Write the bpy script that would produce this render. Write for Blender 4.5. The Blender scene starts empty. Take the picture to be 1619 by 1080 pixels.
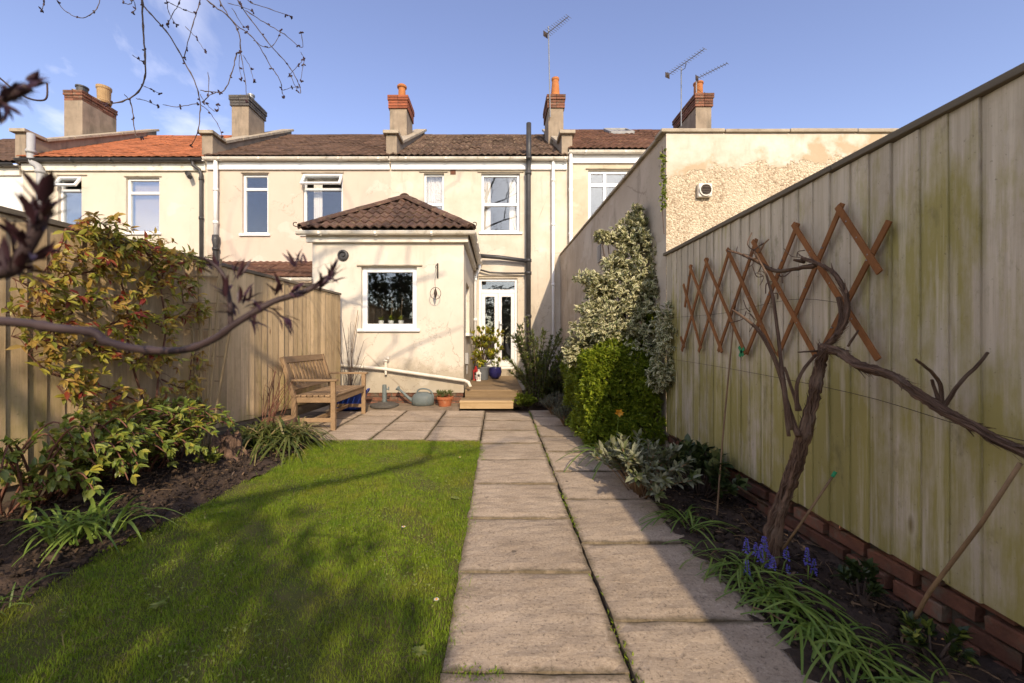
import bpy, bmesh, math, random
import numpy as np
from mathutils import Vector, Matrix

S = bpy.context.scene
COL = S.collection
RAD = math.radians
rnd = random.Random(11)
rng = np.random.default_rng(5)

# ------------------------------------------------------------------ camera
F, CX, CY, EYE = 650.0, 787.0, 539.0, 1.1      # focal length and principal point in photo pixels, eye height
cam = bpy.data.cameras.new('camera')
cam.sensor_width = 36.0
cam.lens = F / 1619.0 * 36.0
cam.shift_x = (809.5 - CX) / 1619.0
cam.shift_y = (CY - 540.0) / 1619.0
cam.clip_start = 0.05
cam.clip_end = 600
cam.dof.use_dof = True
cam.dof.focus_distance = 5.5
cam.dof.aperture_fstop = 5.6
camo = bpy.data.objects.new('camera', cam)
camo.location = (0, 0, EYE)
camo.rotation_euler = (RAD(90), 0, 0)
COL.objects.link(camo)
S.camera = camo

# ------------------------------------------------------------------ sky, sun, exposure
SUN_TRAVEL = Vector((-0.42, 1.72, -1.0)).normalized()
W = bpy.data.worlds.new('World')
S.world = W
W.use_nodes = True
nt = W.node_tree
nt.nodes.clear()
wo = nt.nodes.new('ShaderNodeOutputWorld')
bg = nt.nodes.new('ShaderNodeBackground')
sky = nt.nodes.new('ShaderNodeTexSky')
sky.sky_type = 'NISHITA'
sky.sun_disc = False
sky.sun_elevation = math.asin(-SUN_TRAVEL.z)
sky.sun_rotation = math.atan2(-SUN_TRAVEL.x, -SUN_TRAVEL.y)
sky.air_density = 1.0
sky.dust_density = 1.2
sky.ozone_density = 2.6
tc = nt.nodes.new('ShaderNodeTexCoord')
mp = nt.nodes.new('ShaderNodeMapping')
mp.inputs['Location'].default_value = (4.3, 1.0, 0.2)
mp.inputs['Scale'].default_value = (1.0, 1.0, 1.5)
nz = nt.nodes.new('ShaderNodeTexNoise')
nz.inputs['Scale'].default_value = 3.0
nz.inputs['Detail'].default_value = 9
nz.inputs['Roughness'].default_value = 0.55
nz.inputs['Distortion'].default_value = 0.35
cr = nt.nodes.new('ShaderNodeValToRGB')
cr.color_ramp.elements[0].position = 0.46
cr.color_ramp.elements[1].position = 0.70
mix = nt.nodes.new('ShaderNodeMix')
mix.data_type = 'RGBA'
mix.inputs['B'].default_value = (7.5, 7.1, 7.0, 1)
L = nt.links.new
L(tc.outputs['Generated'], mp.inputs['Vector'])
L(mp.outputs['Vector'], nz.inputs['Vector'])
L(nz.outputs['Fac'], cr.inputs['Fac'])
sx_ = nt.nodes.new('ShaderNodeSeparateXYZ')
L(tc.outputs['Generated'], sx_.inputs[0])
cm = nt.nodes.new('ShaderNodeMapRange')            # the cloud bank lies to the west
cm.inputs['From Min'].default_value = -0.40; cm.inputs['From Max'].default_value = -0.62
L(sx_.outputs['X'], cm.inputs['Value'])
cmul = nt.nodes.new('ShaderNodeMath'); cmul.operation = 'MULTIPLY'
L(cr.outputs['Color'], cmul.inputs[0]); L(cm.outputs['Result'], cmul.inputs[1])
L(cmul.outputs[0], mix.inputs['Factor'])
hs = nt.nodes.new('ShaderNodeHueSaturation')       # hazy spring sky: paler and a touch towards violet
hs.inputs['Saturation'].default_value = 0.90
hs.inputs['Value'].default_value = 0.95
hs.inputs['Hue'].default_value = 0.518
L(sky.outputs['Color'], hs.inputs['Color'])
L(hs.outputs['Color'], mix.inputs['A'])
L(mix.outputs['Result'], bg.inputs['Color'])
L(bg.outputs['Background'], wo.inputs['Surface'])
bg.inputs['Strength'].default_value = 0.14

sl = bpy.data.lights.new('sun', 'SUN')
sl.energy = 2.4
sl.angle = RAD(0.55)
sl.color = (1.0, 0.83, 0.62)
so = bpy.data.objects.new('sun', sl)
so.rotation_euler = SUN_TRAVEL.to_track_quat('-Z', 'Y').to_euler()
so.location = (4, -14, 12)
COL.objects.link(so)

S.view_settings.view_transform = 'Standard'
S.view_settings.look = 'None'
S.view_settings.gamma = 1.0
S.view_settings.use_curve_mapping = False
S.view_settings.exposure = 0.95

# ------------------------------------------------------------------ helpers
def P(px, py, Y):                      # a point of the garden at depth Y seen at photo pixel px, py
    return Vector(((px - CX) / F * Y, Y, EYE + (CY - py) / F * Y))

def G(px, py, z=0.0):                  # the ground point (height z) seen at px, py
    Y = F * (EYE - z) / (py - CY)
    return Vector(((px - CX) / F * Y, Y, z))

def wt(o):
    t = Vector((0, 0, 0))
    while o is not None:
        t += o.location
        o = o.parent
    return t

def tag(o, label=None, cat=None, group=None, kind=None):
    if label: o['label'] = label
    if cat: o['category'] = cat
    if group: o['group'] = group
    if kind: o['kind'] = kind
    return o

def thing(name, label, cat, loc, group=None):
    o = bpy.data.objects.new(name, None)
    o.empty_display_size = 0.1
    o.location = loc
    COL.objects.link(o)
    return tag(o, label, cat, group)

def link(name, me, parent=None, m=None, at=None, rot=None, scale=None):
    o = bpy.data.objects.new(name, me)
    if m is not None and len(me.materials) == 0:
        me.materials.append(m)
    loc = Vector(at) if at is not None else Vector((0, 0, 0))
    if parent is not None:
        o.parent = parent
        loc = loc - wt(parent)
    o.location = loc
    if rot is not None:
        o.rotation_mode = 'QUATERNION'
        o.rotation_quaternion = rot
    if scale is not None:
        o.scale = scale
    COL.objects.link(o)
    return o

class MB:
    def __init__(s): s.v = []; s.f = []
    def add(s, vs, fs):
        b = len(s.v)
        s.v += [tuple(q) for q in vs]
        s.f += [tuple(b + i for i in q) for q in fs]
        return s
    def box(s, x0, x1, y0, y1, z0, z1):
        return s.add([(x0,y0,z0),(x1,y0,z0),(x1,y1,z0),(x0,y1,z0),(x0,y0,z1),(x1,y0,z1),(x1,y1,z1),(x0,y1,z1)],
                     [(0,3,2,1),(4,5,6,7),(0,1,5,4),(1,2,6,5),(2,3,7,6),(3,0,4,7)])
    def bar(s, p0, p1, w, t, up=(0, 0, 1)):       # box from p0 to p1, w wide across, t thick along up
        p0 = Vector(p0); p1 = Vector(p1); d = (p1 - p0).normalized(); up = Vector(up)
        a = d.cross(up)
        if a.length < 1e-5: a = d.cross(Vector((0, 1, 0)))
        a.normalize(); n = a.cross(d).normalized()
        a = a * (w / 2); n = n * (t / 2)
        return s.add([p0-a-n, p0+a-n, p0+a+n, p0-a+n, p1-a-n, p1+a-n, p1+a+n, p1-a+n],
                     [(0,1,2,3),(7,6,5,4),(0,4,5,1),(1,5,6,2),(2,6,7,3),(3,7,4,0)])
    def tube(s, pts, r, n=8, cap=True):
        pts = [Vector(p) for p in pts]
        k = len(pts)
        rr = r if isinstance(r, (list, tuple)) else [r] * k
        b = len(s.v); prev = None
        for i, p in enumerate(pts):
            d = pts[min(i + 1, k - 1)] - pts[max(i - 1, 0)]
            if d.length < 1e-9: d = Vector((0, 0, 1))
            d.normalize()
            if prev is None:
                a = d.orthogonal().normalized()
            else:
                a = prev - d * prev.dot(d)
                if a.length < 1e-6: a = d.orthogonal()
                a.normalize()
            prev = a; c = d.cross(a)
            for j in range(n):
                t = 2 * math.pi * j / n
                s.v.append(tuple(p + (a * math.cos(t) + c * math.sin(t)) * rr[i]))
        for i in range(k - 1):
            for j in range(n):
                j2 = (j + 1) % n
                s.f.append((b+i*n+j, b+i*n+j2, b+(i+1)*n+j2, b+(i+1)*n+j))
        if cap:
            s.f.append(tuple(b + j for j in reversed(range(n))))
            s.f.append(tuple(b + (k-1)*n + j for j in range(n)))
        return s
    def lathe(s, prof, c=(0, 0, 0), n=16, sx=1, sy=1):
        b = len(s.v); k = len(prof)
        for (r, z) in prof:
            for j in range(n):
                t = 2 * math.pi * j / n
                s.v.append((c[0] + r*sx*math.cos(t), c[1] + r*sy*math.sin(t), c[2] + z))
        for i in range(k - 1):
            for j in range(n):
                j2 = (j + 1) % n
                s.f.append((b+i*n+j, b+i*n+j2, b+(i+1)*n+j2, b+(i+1)*n+j))
        s.f.append(tuple(b + j for j in reversed(range(n))))
        s.f.append(tuple(b + (k-1)*n + j for j in range(n)))
        return s
    def prism(s, poly, axis, a, b_):              # poly of 2-D points extruded along axis 'x','y','z'
        def mk(p, t):
            return {'x': (t, p[0], p[1]), 'y': (p[0], t, p[1]), 'z': (p[0], p[1], t)}[axis]
        k = len(poly)
        vs = [mk(p, a) for p in poly] + [mk(p, b_) for p in poly]
        fs = [tuple(range(k)), tuple(reversed(range(k, 2*k)))]
        fs += [(i, i + k, (i+1) % k + k, (i+1) % k) for i in range(k)]
        return s.add(vs, fs)
    def mesh(s, name, m=None, smooth=False, fix=True):
        me = bpy.data.meshes.new(name)
        me.from_pydata(s.v, [], s.f)
        if fix:
            bm = bmesh.new(); bm.from_mesh(me)
            bmesh.ops.recalc_face_normals(bm, faces=bm.faces)
            bm.to_mesh(me); bm.free()
        if smooth:
            me.polygons.foreach_set('use_smooth', [True] * len(me.polygons))
        if m: me.materials.append(m)
        return me
    def build(s, name, m, parent=None, smooth=False, bevel=0.0, fix=True):
        o = link(name, s.mesh(name, m, smooth, fix), parent)
        if bevel:
            b = o.modifiers.new('bevel', 'BEVEL'); b.width = bevel; b.segments = 2; b.limit_method = 'ANGLE'
        return o

def np_mesh(name, V, T, m, attr=None, smooth=False):     # V (N,3), T (M,3) triangles
    me = bpy.data.meshes.new(name)
    me.vertices.add(len(V)); me.vertices.foreach_set('co', np.ascontiguousarray(V, dtype=np.float32).ravel())
    n = len(T)
    me.loops.add(n * 3); me.loops.foreach_set('vertex_index', np.ascontiguousarray(T, dtype=np.int32).ravel())
    me.polygons.add(n); me.polygons.foreach_set('loop_start', np.arange(0, n * 3, 3, dtype=np.int32))
    if smooth: me.polygons.foreach_set('use_smooth', np.ones(n, dtype=bool))
    me.update(calc_edges=True)
    if attr is not None:
        a = me.attributes.new('rim', 'FLOAT', 'POINT'); a.data.foreach_set('value', np.asarray(attr, dtype=np.float32))
    if m: me.materials.append(m)
    return me

def frames(d, up):                                       # (N,3) axes -> (N,3,3) with columns side, along, normal
    d = d / np.maximum(np.linalg.norm(d, axis=1, keepdims=True), 1e-9)
    s = np.cross(d, up); l = np.linalg.norm(s, axis=1, keepdims=True)
    s = np.where(l < 1e-4, np.array([[1.0, 0, 0]]), s / np.maximum(l, 1e-9))
    n = np.cross(s, d)
    return np.stack([s, d, n], axis=2)

def scatter(tv, tt, M, pos, size):
    V = np.einsum('nij,kj->nki', M, tv) * np.asarray(size).reshape(-1, 1, 1) + pos[:, None, :]
    k = len(tv)
    T = tt[None, :, :] + (np.arange(len(pos)) * k)[:, None, None]
    return V.reshape(-1, 3), T.reshape(-1, 3)

def leaf_template(w, droop=0.14, cup=0.10):
    v = np.array([(0,0,0),(0,.35,0),(0,.72,-droop*.35),(0,1,-droop),
                  (-.5*w,.32,cup*w*2),(.5*w,.32,cup*w*2),(-.40*w,.68,cup*w*1.4-droop*.3),(.40*w,.68,cup*w*1.4-droop*.3)], dtype=float)
    t = np.array([(0,1,4),(0,5,1),(1,2,6),(1,6,4),(1,7,2),(1,5,7),(2,3,6),(2,7,3)])
    rim = np.array([.3,0,0,.8,1,1,1,1], dtype=float)
    return v, t, rim

def unit(n):
    a = rng.normal(size=(n, 3)); return a / np.linalg.norm(a, axis=1, keepdims=True)

# ------------------------------------------------------------------ materials
def srgb(r, g, b):
    def f(c):
        c /= 255.0
        return c / 12.92 if c <= 0.04045 else ((c + 0.055) / 1.055) ** 2.4
    return (f(r), f(g), f(b), 1.0)

def c4(c): return (c[0], c[1], c[2], 1.0)

class NT:
    def __init__(s, name):
        s.m = bpy.data.materials.new(name); s.m.use_nodes = True
        s.t = s.m.node_tree; s.t.nodes.clear()
        s.out = s.t.nodes.new('ShaderNodeOutputMaterial')
        s.b = s.t.nodes.new('ShaderNodeBsdfPrincipled')
        s.L(s.b.outputs['BSDF'], s.out.inputs['Surface'])
    def N(s, t): return s.t.nodes.new('ShaderNode' + t)
    def L(s, a, b): s.t.links.new(a, b)
    def pos(s, scale=(1, 1, 1), objrand=False, space='Position'):
        if space == 'Position': o = s.N('NewGeometry').outputs['Position']
        else: o = s.N('TexCoord').outputs[space]
        if objrand:
            oi = s.N('ObjectInfo'); mu = s.N('Math'); mu.operation = 'MULTIPLY'; mu.inputs[1].default_value = 37.0
            s.L(oi.outputs['Random'], mu.inputs[0])
            va = s.N('VectorMath'); va.operation = 'ADD'; s.L(o, va.inputs[0]); s.L(mu.outputs[0], va.inputs[1]); o = va.outputs[0]
        mp = s.N('Mapping'); mp.inputs['Scale'].default_value = scale
        s.L(o, mp.inputs['Vector']); return mp.outputs['Vector']
    def noise(s, vec, scale, detail=6, rough=.6, dist=0):
        n = s.N('TexNoise'); n.inputs['Scale'].default_value = scale; n.inputs['Detail'].default_value = detail
        n.inputs['Roughness'].default_value = rough; n.inputs['Distortion'].default_value = dist
        s.L(vec, n.inputs['Vector']); return n.outputs['Fac']
    def voro(s, vec, scale, out='Distance'):
        n = s.N('TexVoronoi'); n.inputs['Scale'].default_value = scale; s.L(vec, n.inputs['Vector']); return n.outputs[out]
    def ramp(s, f, a, b, ca=(0,0,0,1), cb=(1,1,1,1)):
        r = s.N('ValToRGB'); e = r.color_ramp.elements
        e[0].position = a; e[1].position = b; e[0].color = ca; e[1].color = cb
        s.L(f, r.inputs['Fac']); return r.outputs['Color']
    def mix(s, f, a, b, mode='MIX'):
        m = s.N('Mix'); m.data_type = 'RGBA'; m.blend_type = mode
        for k, x in (('Factor', f), ('A', a), ('B', b)):
            if isinstance(x, (int, float)): m.inputs[k].default_value = x
            elif isinstance(x, tuple): m.inputs[k].default_value = c4(x)
            else: s.L(x, m.inputs[k])
        return m.outputs['Result']
    def math(s, op, a, b=0.0):
        m = s.N('Math'); m.operation = op
        for i, x in enumerate((a, b)):
            if isinstance(x, (int, float)): m.inputs[i].default_value = x
            else: s.L(x, m.inputs[i])
        return m.outputs[0]
    def vary(s, col, amt, src):               # brightness varied by a 0..1 random source
        r = s.N('ObjectInfo').outputs['Random'] if src == 'obj' else s.N('NewGeometry').outputs['Random Per Island']
        v = s.math('MULTIPLY_ADD', r, 2 * amt); v.node.inputs[2].default_value = 1 - amt
        h = s.N('HueSaturation'); s.L(col, h.inputs['Color']); s.L(v, h.inputs['Value'])
        return h.outputs['Color'], r
    def bump(s, h, strength, dist=0.01):
        b = s.N('Bump'); b.inputs['Strength'].default_value = strength; b.inputs['Distance'].default_value = dist
        s.L(h, b.inputs['Height']); s.L(b.outputs['Normal'], s.b.inputs['Normal'])
    def done(s, col, rough=.8, spec=.3, metal=0.0):
        if isinstance(col, tuple): s.b.inputs['Base Color'].default_value = c4(col)
        else: s.L(col, s.b.inputs['Base Color'])
        if isinstance(rough, (int, float)): s.b.inputs['Roughness'].default_value = rough
        else: s.L(rough, s.b.inputs['Roughness'])
        s.b.inputs['Specular IOR Level'].default_value = spec
        s.b.inputs['Metallic'].default_value = metal
        return s.m

def plain(name, c1, c2, scale=6, rough=.7, bump=0.0, bscale=60, stretch=(1,1,1), obj=0.0, isl=0.0, spec=.3, metal=0.0, dirt=None, objoff=False):
    n = NT(name)
    v = n.pos(stretch, objoff)
    col = n.mix(n.ramp(n.noise(v, scale), .32, .68), c1, c2)
    if dirt:                                    # (colour, scale, lo, hi, stretch)
        dv = n.pos(dirt[4] if len(dirt) > 4 else (1,1,1), objoff)
        col = n.mix(n.ramp(n.noise(dv, dirt[1], 8, .65), dirt[2], dirt[3]), col, dirt[0])
    if obj: col, _ = n.vary(col, obj, 'obj')
    if isl: col, _ = n.vary(col, isl, 'isl')
    if bump: n.bump(n.noise(v, bscale, 4), bump)
    return n.done(col, rough, spec, metal)

def leafmat(name, c1, c2, rim=None, rough=.45, trans=.25, src='isl', patch=3.0, c3=None):
    n = NT(name)
    r = n.math('FRACT', n.math('ADD', n.N('NewGeometry').outputs['Random Per Island'], n.N('ObjectInfo').outputs['Random']))
    col = n.mix(n.ramp(r, .1, .9), c1, c2)
    if c3: col = n.mix(n.ramp(r, .78, .86), col, c3)
    nz_ = n.noise(n.pos(), patch, 3)
    h = n.N('HueSaturation'); n.L(col, h.inputs['Color'])
    n.L(n.math('MULTIPLY_ADD', nz_, .7), h.inputs['Value']); h.inputs['Value'].links[0].from_node.inputs[2].default_value = .65
    col = h.outputs['Color']
    if rim:
        a = n.N('Attribute'); a.attribute_name = 'rim'
        rr = n.math('ADD', a.outputs['Fac'], n.math('MULTIPLY', n.math('SUBTRACT', r, .5), .5))
        col = n.mix(n.ramp(rr, .42, .62), col, rim)
    n.done(col, rough, .4)
    tr = n.N('BsdfTranslucent'); n.L(col, tr.inputs['Color'])
    ms = n.N('MixShader'); ms.inputs['Fac'].default_value = trans
    n.L(n.b.outputs['BSDF'], ms.inputs[1]); n.L(tr.outputs['BSDF'], ms.inputs[2]); n.L(ms.outputs['Shader'], n.out.inputs['Surface'])
    return n.m

def render_wall(name, c1, c2, dirt=(.30,.25,.18), mott=.35, bump=.25, bscale=45, low=0.0):
    n = NT(name)
    v = n.pos()
    col = n.mix(n.ramp(n.noise(v, 1.6, 8, .6), .3, .7), c1, c2)
    col = n.mix(n.math('MULTIPLY', n.ramp(n.noise(n.pos((2.2,2.2,.35)), 2.2, 9, .7), .55, .80), mott), col, dirt)     # run-off streaks
    col = n.mix(n.math('MULTIPLY', n.ramp(n.noise(v, 9, 8, .75), .60, .74), mott), col, dirt)                          # spots of grime
    if low:
        z = n.N('SeparateXYZ'); n.L(n.N('NewGeometry').outputs['Position'], z.inputs[0])
        f = n.math('MULTIPLY', n.ramp(n.math('ADD', z.outputs['Z'], n.math('MULTIPLY', n.noise(v, 3.5, 8, .7), -1.1)), -.35, .25, (1,1,1,1), (0,0,0,1)), low)
        col = n.mix(f, col, (.27,.22,.14))
    wv = n.N('VectorMath'); wv.operation = 'ADD'; n.L(v, wv.inputs[0]); n.L(n.math('MULTIPLY', n.noise(v, 3.0, 5, .7), .9), wv.inputs[1])
    ck = n.N('TexVoronoi'); ck.feature = 'DISTANCE_TO_EDGE'; ck.inputs['Scale'].default_value = .75; n.L(wv.outputs[0], ck.inputs['Vector'])
    cf = n.math('MULTIPLY', n.ramp(ck.outputs['Distance'], .002, .007, (1,1,1,1), (0,0,0,1)), n.ramp(n.noise(v, .9, 3), .48, .56))      # hairline cracks
    col = n.mix(n.math('MULTIPLY', cf, .55), col, (.22,.17,.12))
    pt_ = n.noise(n.pos((1.1,1.1,1.6)), 1.3, 4, .5)
    col = n.mix(n.math('MULTIPLY', n.ramp(pt_, .60, .63), .16), col, (.78,.74,.66))                                                    # paler repainted patches
    n.bump(n.noise(v, bscale, 5, .6), bump, .006)
    return n.done(col, .9, .15)

def wood(name, c1, c2, grain, alg=None, obj=.16, rough=.85, algpos=(.48,.66), gs=1.0, knots=True):
    n = NT(name)
    v = n.pos(grain, True)
    g = n.noise(v, 1.0 * gs, 7, .62, .6)
    col = n.mix(n.ramp(g, .22, .78), c1, c2)
    fine = n.noise(n.pos((grain[0]*5, grain[1]*5, grain[2]*4), True), 1.0, 5, .7)
    col = n.mix(n.math('MULTIPLY', n.ramp(fine, .55, .75), .45), col, (c2[0]*.55, c2[1]*.5, c2[2]*.45))
    bl = n.noise(n.pos((1,1,1), True), 4.5, 7, .7)                                 # weather blotches
    col = n.mix(n.math('MULTIPLY', n.ramp(bl, .52, .72), .45), col, (c2[0]*.75, c2[1]*.72, c2[2]*.66))
    if knots:
        kn = n.voro(n.pos((4.5, 4.5, 1.7), True), 1.0)
        col = n.mix(n.ramp(kn, .035, .085, (1,1,1,1), (0,0,0,1)), col, (c2[0]*.4, c2[1]*.33, c2[2]*.27))
    if alg:
        a = n.noise(n.pos((1.6,1.6,.7)), 1.5, 9, .66)
        a2 = n.noise(n.pos((14,14,1.6), True), 1.0, 6, .65)
        hz = n.N('SeparateXYZ'); n.L(n.N('NewGeometry').outputs['Position'], hz.inputs[0])
        f = n.math('ADD', n.math('MULTIPLY', a, .66), n.math('MULTIPLY', a2, .34))
        f = n.math('SUBTRACT', f, n.math('MULTIPLY', n.math('SUBTRACT', hz.outputs['Z'], 1.0), .09))      # damp lower boards grow more algae
        f = n.ramp(f, algpos[0], algpos[1])
        col = n.mix(n.math('MULTIPLY', f, .85), col, alg)
        ws = n.noise(n.pos((22,22,.9), True), 1.0, 6, .6)
        col = n.mix(n.math('MULTIPLY', n.ramp(ws, .56, .70), .55), col, (min(1,c1[0]*1.12), min(1,c1[1]*1.14), min(1,c1[2]*1.2)))      # sun-bleached streaks
        dk = n.noise(n.pos((5,5,2.2), True), 1.6, 8, .72)
        col = n.mix(n.math('MULTIPLY', n.ramp(dk, .57, .70), .6), col, (.17,.145,.06))                                       # dark mould patches
        sp = n.noise(n.pos((60,60,60), True), 1.0, 3, .6)
        col = n.mix(n.math('MULTIPLY', n.ramp(sp, .66, .74), .5), col, (.09,.075,.04))
    col, _ = n.vary(col, obj, 'obj')
    n.bump(n.math('ADD', g, n.math('MULTIPLY', fine, .5)), .5, .004)
    return n.done(col, rough, .2)

M = {}
M['render_cream'] = render_wall('cream_render', (.62,.545,.435), (.555,.48,.375), mott=.32, bump=.12)
M['render_peach'] = render_wall('peach_render', (.575,.47,.375), (.535,.43,.34), mott=.28, bump=.10)
M['render_old'] = render_wall('mottled_cream_render', (.65,.575,.465), (.51,.43,.325), mott=.7, bump=.5, bscale=30)
M['render_dirty'] = render_wall('dirty_cream_render', (.58,.485,.36), (.46,.365,.25), mott=.8, bump=.4)
M['render_white'] = render_wall('white_render', (.78,.74,.68), (.74,.70,.63), mott=.15, bump=.1)
M['render_ext'] = render_wall('extension_render', (.655,.585,.48), (.585,.51,.41), mott=.45, bump=.15, low=.55)
M['render_grey'] = render_wall('weathered_grey_render', (.56,.47,.37), (.42,.34,.255), dirt=(.13,.10,.075), mott=.9, bump=.35)
M['stack_render'] = plain('cement_render', (.34,.265,.19), (.24,.185,.13), 4, .9, .3, 40, dirt=((.13,.11,.08), 3, .5, .8, (2,2,.4)))
M['coping'] = plain('cement_coping', (.44,.37,.27), (.32,.26,.19), 7, .9, .4, 50, dirt=((.14,.12,.08), 5, .52, .75))
M['upvc'] = plain('white_plastic', (.80,.79,.77), (.76,.75,.72), 3, .35, 0, spec=.45)
M['upvc_old'] = plain('grimy_white_plastic', (.76,.71,.62), (.66,.59,.47), 4, .5, .05, dirt=((.30,.25,.17), 8, .58, .8), spec=.35)
M['black_plastic'] = plain('black_pipe_plastic', (.028,.026,.026), (.06,.055,.052), 4, .45, .05, spec=.4)
M['grey_plastic'] = plain('grey_pipe_plastic', (.40,.39,.38), (.33,.32,.30), 4, .5, .05)
M['tile_orange'] = plain('orange_clay_tile', (.34,.115,.05), (.25,.085,.04), 5, .85, .2, 40, isl=.22)
M['tile_brown'] = plain('brown_concrete_tile', (.105,.06,.04), (.07,.042,.03), 5, .9, .3, 50, isl=.28, dirt=((.19,.14,.085), 9, .58, .78))
M['tile_mottle'] = plain('lichened_concrete_tile', (.115,.07,.048), (.068,.043,.031), 6, .9, .3, 50, isl=.35, dirt=((.27,.21,.135), 14, .54, .72))
M['tile_red'] = plain('red_brown_concrete_tile', (.12,.056,.034), (.08,.038,.025), 6, .9, .3, 50, isl=.3, dirt=((.22,.15,.08), 11, .56, .76))
M['tile_ext'] = plain('weathered_red_brown_tile', (.14,.076,.05), (.08,.047,.034), 9, .92, .7, 60, obj=.3, dirt=((.20,.15,.08), 16, .53, .72))
M['lead'] = plain('lead_flashing', (.22,.22,.22), (.30,.29,.28), 7, .6)
M['brick_red'] = plain('red_brick', (.33,.10,.045), (.24,.075,.04), 14, .9, .4, 70, obj=.25, objoff=True)
M['brick_dark'] = plain('blue_grey_brick', (.075,.07,.068), (.12,.105,.09), 14, .85, .4, 70, obj=.25, objoff=True)
M['brick_garden'] = plain('old_garden_brick', (.23,.095,.055), (.13,.06,.038), 13, .92, .7, 60, obj=.35, objoff=True, dirt=((.15,.13,.09), 9, .5, .7))
M['mortar'] = plain('dark_mortar', (.12,.095,.07), (.065,.05,.04), 15, .95, .6, 80)
M['pot_orange'] = plain('orange_chimney_pot', (.46,.17,.05), (.36,.13,.045), 7, .8, .1)
M['pot_buff'] = plain('buff_chimney_pot', (.38,.25,.12), (.30,.19,.09), 7, .8, .1)
M['alu'] = plain('dull_aluminium', (.30,.30,.30), (.22,.22,.22), 9, .5, 0, metal=.6)
M['iron'] = plain('dark_iron', (.04,.03,.025), (.07,.045,.03), 12, .7)
M['fence_l'] = wood('weathered_fence_wood', (.62,.46,.265), (.42,.295,.16), (40,40,1.5), (.33,.275,.085), .22, algpos=(.55,.70))
M['fence_r'] = wood('algae_stained_fence_wood', (.65,.56,.42), (.43,.355,.245), (46,46,1.3), (.33,.28,.07), .10, algpos=(.445,.56))
M['cap_wood'] = wood('grey_capping_wood', (.21,.17,.12), (.14,.115,.08), (30,1.6,30), None, .15)
M['teak'] = wood('weathered_bench_wood', (.36,.24,.135), (.24,.155,.085), (22,3,22), None, .18)
M['deck'] = wood('brown_deck_wood', (.30,.21,.115), (.20,.135,.075), (2,30,30), None, .15)
M['step_wood'] = wood('new_pine_step_wood', (.52,.37,.20), (.42,.28,.14), (2,26,26), None, .08)
M['trellis'] = wood('orange_stained_trellis_wood', (.30,.125,.042), (.19,.078,.028), (30,30,12), None, .12)
M['trellis_pale'] = wood('pale_trellis_wood', (.40,.29,.15), (.30,.21,.11), (30,30,3), None, .15)
M['bamboo'] = plain('dry_cane', (.27,.17,.085), (.17,.105,.055), 12, .7, .2, obj=.2)
M['vine_bark'] = plain('shaggy_vine_bark', (.25,.155,.10), (.075,.045,.032), 5, .95, 1.0, 14, stretch=(9,9,1.8))
def barkmat():
    n = NT('fibrous_vine_bark')
    a = n.N('Attribute'); a.attribute_name = 'bark'
    mp_ = n.N('Mapping'); mp_.inputs['Scale'].default_value = (2.6, 2.6, 5.0); n.L(a.outputs['Vector'], mp_.inputs['Vector'])
    g = n.noise(mp_.outputs['Vector'], 1.6, 8, .7, .4)
    g2 = n.noise(n.pos(), 9, 5, .6)
    col = n.mix(n.ramp(g, .36, .62), (.05,.03,.022), (.27,.165,.105))
    col = n.mix(n.math('MULTIPLY', n.ramp(g2, .5, .7), .45), col, (.33,.25,.18))
    n.bump(g, 1.0, .012)
    return n.done(col, .95, .15)
M['bark_fibre'] = barkmat()
M['twig'] = plain('grey_brown_twig', (.12,.085,.065), (.08,.055,.042), 20, .8)
M['twig_red'] = plain('reddish_stem', (.20,.09,.055), (.14,.06,.04), 20, .7)
M['twig_purple'] = plain('purple_brown_twig', (.075,.048,.044), (.045,.028,.028), 18, .6)
M['bud_purple'] = leafmat('purple_young_leaf', (.030,.011,.017), (.055,.02,.024), trans=.1)
M['curtain'] = plain('pale_curtain', (.72,.66,.60), (.62,.55,.50), 4, .9)
M['blind'] = plain('beige_blind', (.55,.42,.29), (.50,.38,.26), 4, .8)
M['room'] = plain('room_paint', (.30,.28,.26), (.26,.24,.22), 2, .9)
M['terracotta'] = plain('terracotta', (.42,.14,.055), (.32,.10,.045), 9, .85, .2, 40, dirt=((.45,.33,.22), 7, .58, .75))
M['grey_pot'] = plain('grey_plastic_pot', (.14,.145,.15), (.10,.105,.11), 6, .5)
M['blue_glaze'] = plain('dark_blue_glaze', (.025,.022,.11), (.018,.016,.07), 6, .2, spec=.5)
M['blue_plastic'] = plain('bright_blue_plastic', (.02,.055,.30), (.015,.04,.22), 5, .4, .1, 15)
M['can_grey'] = plain('grey_green_plastic', (.16,.185,.175), (.12,.14,.135), 5, .5, dirt=((.24,.22,.17), 9, .58, .8))
M['red_paint'] = plain('red_paint', (.42,.03,.03), (.33,.025,.025), 6, .4)
M['white_paint'] = plain('white_paint', (.78,.76,.72), (.70,.68,.63), 6, .5)
M['wood_cut'] = plain('cut_log_face', (.44,.29,.15), (.33,.20,.10), 14, .85, .2)
M['cast'] = plain('grey_cast_iron_base', (.12,.105,.085), (.08,.07,.058), 10, .85, .3)
M['green_tie'] = plain('green_plastic_tie', (.02,.27,.10), (.02,.22,.08), 6, .5)

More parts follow.
